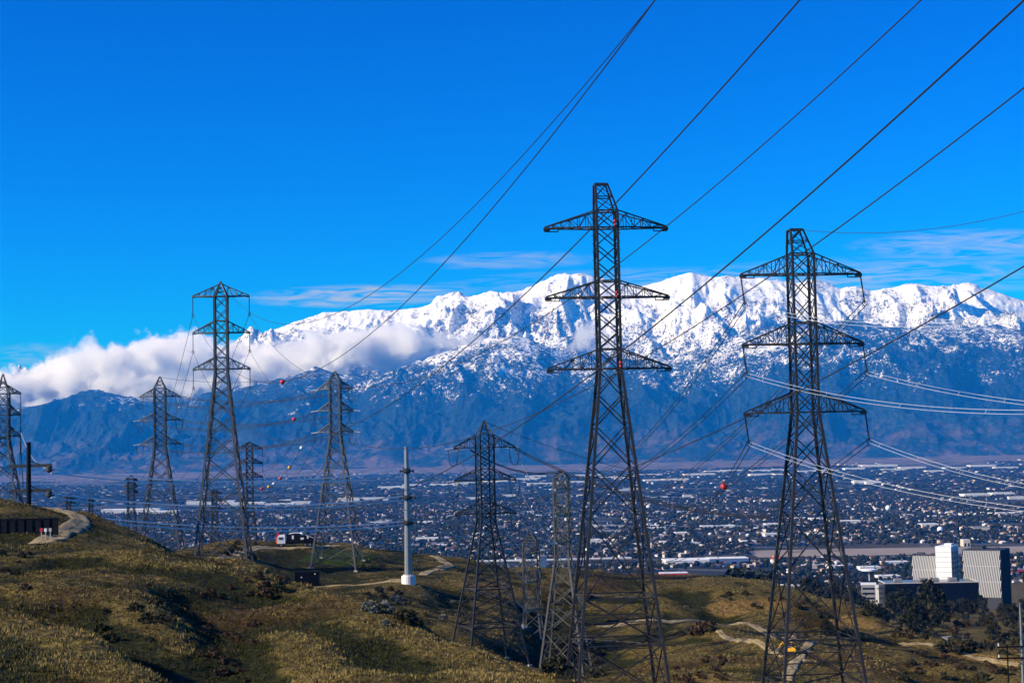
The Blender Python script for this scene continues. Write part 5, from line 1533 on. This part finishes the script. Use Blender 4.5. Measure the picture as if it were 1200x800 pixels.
root = corner_block('office_core', 1117, 714, 11, 19, h, radians(-30), OD + 16)
m = MB(); m.box((0, 0, h / 2), (11, 19, h)); m.build('wall', M['concrete_white'], root)
m = MB()
for k in range(11):
    z = h * (.12 + .08 * k); m.box((0, -9.53, z), (11.05, .07, .12))
m.build('joint', M['shadow_gap'], root)
for k in range(11):
    for j in range(3):
        z = h * (.10 + .08 * k); m = MB(); m.box((5.53, -5.6 + 5.4 * j, z), (.1, 2.2, h * .040)); m.build('window', M['pane'], root)
m = MB(); m.box((0, 0, h + .3), (11.3, 19.3, .6)); m.box((1, 2, h + 1.2), (5, 7, 1.8)); m.build('roof', M['concrete_white'], root)
tag(root, 'white blank-walled office core tower, tallest and brightest, with small windows on its shaded side', 'office building')
root = corner_block('office_link', 1139, 708, 5.5, 8, 1, radians(-30), OD + 20); h = 62 * OK
m = MB(); m.box((0, 0, h / 2), (5.5, 8, h)); m.build('wall', M['dark_glass'], root); m = MB(); m.box((-1.2, -4.1, h / 2), (.4, .3, h)); m.box((1.2, -4.1, h / 2), (.4, .3, h)); m.build('mullion', M['precast'], root)
tag(root, 'narrow dark glass link between the white core and the right ribbed slab', 'office building')
w, h = 108 * (OD - 45) / FPX, 30 * (OD - 45) / FPX
root = corner_block('black_office_block', 1148, 712, w, 26, h, radians(-3), OD - 45)
m = MB(); m.box((0, 0, h / 2 - 3), (w, 26, h + 6)); m.build('glass_wall', M['dark_glass'], root)
m = MB(); m.box((0, -13.1, h + .15), (w + .4, .5, .7)); m.box((-w / 2, 0, h + .15), (.5, 26, .7)); m.box((w / 2, 0, h + .15), (.5, 26, .7)); m.build('parapet', M['concrete'], root)
m = MB()
for k in range(5): m.box((0, -13.05, h * (k + .5) / 5), (w, .12, .22))
for k in range(31): m.box((-w / 2 + (k + .5) * w / 31, -13.08, h / 2), (.14, .12, h))
m.build('mullions', M['black'], root)
for x in (-w * .32, -w * .05, w * .08, w * .27): m = MB(); m.box((x, 2, h + 1.0), (5, 6, 1.8)); m.build('roof_unit', M['shed_grey'], root)
tag(root, 'long low black glass office block in front of the white core tower', 'office building')
root = corner_block('terrace_building', 1027, 706, 17 * OK, 14, 10, radians(-12), OD + 10); w, h = 17 * OK, 21 * OK
m = MB(); m.box((0, 0, h / 2 - 3), (w, 14, h + 6)); m.build('wall', M['shed_grey'], root); m = MB(); m.box((0, 0, h + .2), (w + .6, 14.6, .6)); m.build('roof', M['shed_roof'], root)
m = MB()
for k in range(3): m.box((0, -7.05, h * (.25 + .27 * k)), (w * .8, .15, h * .1))
m.build('window_band', M['dark_glass'], root)
tag(root, 'grey-walled building with pale flat roof left of the black block', 'building')
root = corner_block('arcade_building', 1040, 709, 13 * OK, 12, 10, radians(-12), OD - 10); w, h = 13 * OK, 22 * OK
m = MB()
for k in range(4): m.box((-w / 2 + .5 + k * (w - 1) / 3, -5.5, h / 2 - 1), (.9, .9, h + 2))
m.build('column', M['concrete_white'], root); m = MB(); m.box((0, 0, h - .5), (w + .5, 12, 1.2)); m.build('roof', M['concrete_white'], root)
m = MB(); m.box((0, 2, h / 2 - 1), (w - .6, 7.5, h)); m.build('wall', M['shed_wall'], root)
tag(root, 'white open-fronted building with tall columns touching the black block', 'building')
# grey-roofed hut in the bushes
p = on_ground(1120, 400); p = at(1121, 762, 395)
root = empty('hut', (p[0], p[1], float(height(p[0], p[1])) - 1.1), 0.5); k_ = 395 / FPX
m = MB(); m.box((0, 0, 1.2), (21 * k_, 3.4, 2.6)); m.build('wall', M['wood'], root)
m = MB(); m.add([(-12 * k_, -2.2, 2.5), (12 * k_, -2.2, 2.5), (12 * k_, 2.2, 3.7), (-12 * k_, 2.2, 3.7), (-12 * k_, -2.2, 2.35), (12 * k_, -2.2, 2.35), (12 * k_, 2.2, 3.55), (-12 * k_, 2.2, 3.55)], [(0, 1, 2, 3), (7, 6, 5, 4), (0, 4, 5, 1), (1, 5, 6, 2), (2, 6, 7, 3), (3, 7, 4, 0)]); m.build('roof', M['shed_grey'], root)
m = MB(); m.box((0, -1.72, 1.0), (1.2, .08, 2.0)); m.build('door', M['black'], root)
tag(root, 'small grey-roofed hut half hidden in bushes in the hollow at right', 'hut')

# ------------------------------------------------------------------ lorry, container, digger and small things on the hill
def wheel(m, c, r, w, mi=0): m.tube([(c[0], c[1] - w / 2, c[2]), (c[0], c[1] + w / 2, c[2])], r, 14, mi)
p = on_ground(347, 452); k_ = 452 / FPX
t = empty('truck', p + np.array([0, 0, .05]), radians(4))
m = MB(); m.box((-4.0, 0, 1.9), (2.1, 2.4, 1.9)); m.box((-3.85, 0, 3.0), (1.7, 2.3, .5), taper=.85); m.build('cab', M['white'], t)
m = MB(); m.box((-5.02, 0, 2.35), (.06, 2.0, .75)); m.box((-4.1, -1.22, 2.35), (1.1, .05, .7)); m.build('windscreen', M['pane'], t)
m = MB(); m.box((.6, 0, 1.0), (9.6, 1.1, .4)); m.box((1.2, 0, 1.35), (8.2, 2.4, .25)); m.build('chassis', M['black'], t)
for x in (-4.0, 2.4, 3.7):
    for sy in (-1, 1):
        m = MB(); wheel(m, (x, sy * 1.0, .52), .52, .34); w0 = m.build('wheel', M['rubber'], t)
        m = MB(); wheel(m, (x, sy * 1.19, .52), .26, .04); m.build('rim', M['galv'], w0)
m = MB()
for x, z, sx, sz in ((-1.7, 2.3, 1.8, 1.6), (.4, 2.5, 1.9, 2.0), (2.4, 2.2, 1.7, 1.5), (4.0, 1.9, 1.3, .9)): m.box((x, 0, z), (sx, 2.1, sz))
m.tube([(-2.6, -.8, 3.4), (4.9, -.8, 2.6)], .16, 8); m.tube([(-2.6, .5, 3.5), (4.9, .5, 2.7)], .16, 8)
m.build('machinery', M['black'], t)
m = MB(); m.tube([(-2.4, -.4, 3.3), (-.6, -.4, 3.7), (1.3, -.5, 3.6), (2.2, -.6, 3.0)], .14, 7); m.box((-.9, -1.1, 2.6), (.5, .1, 1.0)); m.box((1.6, -1.1, 2.2), (.9, .1, .5)); m.box((3.1, -1.1, 2.5), (.4, .1, .7)); m.ball((1.5, -.6, 3.4), .5, 10, 7); m.tube([(2.6, -1, 3.1), (4.6, -1, 2.3)], .1, 6); m.build('pipework', M['white'], t)
m = MB(); m.tube([(4.2, 0, 1.4), (5.0, 0, 2.1), (5.4, 0, 3.0)], .2, 7); m.build('rear_boom', M['black'], t)
tag(t, 'white-cabbed truck loaded with black machinery on the crest of the knoll', 'truck')
p = on_ground(326, 452)
t = empty('orange_generator', p, .1); m = MB(); m.box((0, 0, 1.0), (1.3, 1.3, 1.2)); m.build('housing', M['orange'], t)
m = MB(); m.box((-.1, 0, 2.5), (.8, .8, 1.8), taper=.7); m.tube([(.2, 0, 1.6), (.2, 0, 4.0)], .07, 6); m.build('mast', M['red'], t)
m = MB(); wheel(m, (0, -.6, .35), .35, .2); wheel(m, (0, .6, .35), .35, .2); m.build('wheel_pair', M['rubber'], t)
tag(t, 'orange and red trailer unit at the left end of the truck', 'trailer')
p = on_ground(359, 398); k_ = 398 / FPX
t = empty('storage_container', p + np.array([0, 0, 0.0]), radians(3)); w, h = 28 * k_, 15 * k_
m = MB(); m.box((0, 0, h / 2), (w, 2.4, h))
for i in range(22): m.box((-w / 2 + (i + .5) * w / 22, -1.22, h / 2), (w / 44, .06, h * .9))
m.build('body', M['black'], t)
m = MB(); m.box((-w * .22, -1.28, h * .62), (.28, .04, .28)); m.box((w * .34, -1.28, h * .86), (.28, .04, .28)); m.build('sticker', M['white'], t)
m = MB(); m.box((0, 0, h + .05), (w + .1, 2.5, .12)); m.build('roof_rim', M['black'], t)
tag(t, 'black storage container parked beside the dirt track under the knoll', 'container')
p = at(18, 631, 252); z = float(height(p[0], p[1])); w = 62 * 252 / FPX; h = 15.5 * 252 / FPX
t = empty('retaining_wall', (p[0], p[1], z - .4), radians(1)); m = MB(); m.box((0, 0, h / 2 + .2), (w * 1.6, .5, h + .4)); m.build('wall_face', M['black'], t)
m = MB()
for i in range(11): m.box((-w * .8 + i * w * .16, -.3, h / 2 + .2), (.18, .16, h + .3))
m.build('wall_posts', M['black'], t); m = MB(); m.box((0, -.02, h + .5), (w * 1.6, .62, .16)); m.build('coping', M['black'], t)
tag(t, 'long low black wall under the grassy bank at the left edge', 'wall')
for px, mt, lab in ((48.5, 'red', 'small red marker post at the end of the black wall'), (53.5, 'white', 'small bluish white marker post beside the road bend'), (59, 'concrete', 'slim grey marker post at the edge of the road bend')):
    p = at(px, 628, 247); z = float(height(p[0], p[1])); h = 1.5
    t = empty('marker_post', (p[0], p[1], z)); m = MB(); m.box((0, 0, h / 2), (.12, .12, h)); m.build('post', M['concrete'], t)
    m = MB(); m.box((0, -.07, h + .1), (.4, .08, .5)); m.build('panel', M[mt], t); tag(t, lab, 'post', None)
# small digger on the track under the second pylon
p = ground_hit(926, 768); d = p[1]
t = empty('excavator', p, radians(-24))
m = MB()
for s in (-1, 1):
    m.tube([(-1.3, s * .85, .42), (-1.0, s * .85, .12), (1.0, s * .85, .12), (1.3, s * .85, .42), (1.0, s * .85, .74), (-1.0, s * .85, .74), (-1.3, s * .85, .42)], .16, 6); m.box((0, s * .85, .43), (2.2, .4, .5))
m.build('crawler_tracks', M['rubber'], t)
m = MB(); m.box((.45, 0, 1.15), (1.7, 1.7, .75)); m.box((.95, 0, 1.6), (.8, 1.6, .5), taper=.9); m.build('body', M['yellow'], t)
m = MB()
for x in (-.65, .45):
    for y in (-.75, .05): m.box((x, y, 1.95), (.1, .1, 1.2))
m.box((-.1, -.35, 2.58), (1.3, 1.0, .12)); m.build('cab_frame', M['yellow'], t)
m = MB(); m.box((-.1, -.35, 1.95), (1.0, .72, 1.1)); m.build('cab_glass', M['pane'], t)
m = MB(); m.bar((-.5, .5, 1.4), (-1.5, .5, 2.6), .3, .34); m.bar((-1.5, .5, 2.6), (-2.5, .5, 1.2), .22, .26); m.build('arm', M['yellow'], t)
m = MB(); m.tube([(-2.5, .15, 1.2), (-2.5, .85, 1.2)], .32, 8); m.box((-2.65, .5, .95), (.5, .75, .5)); m.build('bucket', M['steel_grey'], t)
t.scale = (.95,) * 3
tag(t, 'small yellow tracked excavator on the dirt track under the second tall pylon', 'excavator')
# utility pole at the bottom right with two crossbars
d = 225; k_ = d / FPX; foot = on_ground(1191, d); zt = at(1190, 706, d)[2]; H = zt - foot[2]
t = empty('utility_pole', foot, radians(2))
m = MB(); m.tube([(0, 0, -1), (0, 0, H * .5), (0, 0, H)], [.2, .17, .13], 9); m.build('pole_shaft', M['galv'], t)
z1, z2 = H - 50 * k_, H - 63 * k_
for z in (z1, z2):
    m = MB(); m.box((-1.2, -.2, z), (4.4, .14, .2)); m.bar((0, -.2, z - .9), (-1.3, -.2, z), .07); m.build('crossarm', M['black'], t)
    for x in (-3.2, .9):
        m = MB(); m.tube([(x, -.2, z + .1 + j * .05) for j in range(9)], [.10 if j % 2 else .05 for j in range(9)], 7); m.build('insulator', M['white'], t)
m = MB(); m.tube([(-2.0, -.1, -1), (-2.0, -.1, z1 + .3)], .10, 8); m.build('side_post', M['black'], t)
tag(t, 'slim grey utility pole with two black crossbars at the lower right corner', 'utility pole')
for i, z in enumerate((z1 + .6, z2 + .6)):
    a = foot + np.array([-3.2, -.2, z]); b = at(1000 - 40 * i, 742 + 10 * i, 480)
    cable(('U', i), span(a, b, 2.5), 0.02, 'thin black wire leaving the %s crossbar of the corner utility pole' % ('upper', 'lower')[i])
d = 640; a = on_ground(1055, d); H = 24 * d / FPX
t = empty('utility_pole', a); m = MB(); m.tube([(0, 0, -.5), (0, 0, H)], [.2, .14], 8); m.build('pole_shaft', M['wood'], t); m = MB(); m.box((0, -.2, H - .6), (2.4, .12, .16)); m.build('crossarm', M['wood'], t)
tag(t, 'brown wooden utility pole among the trees below the black block', 'utility pole')
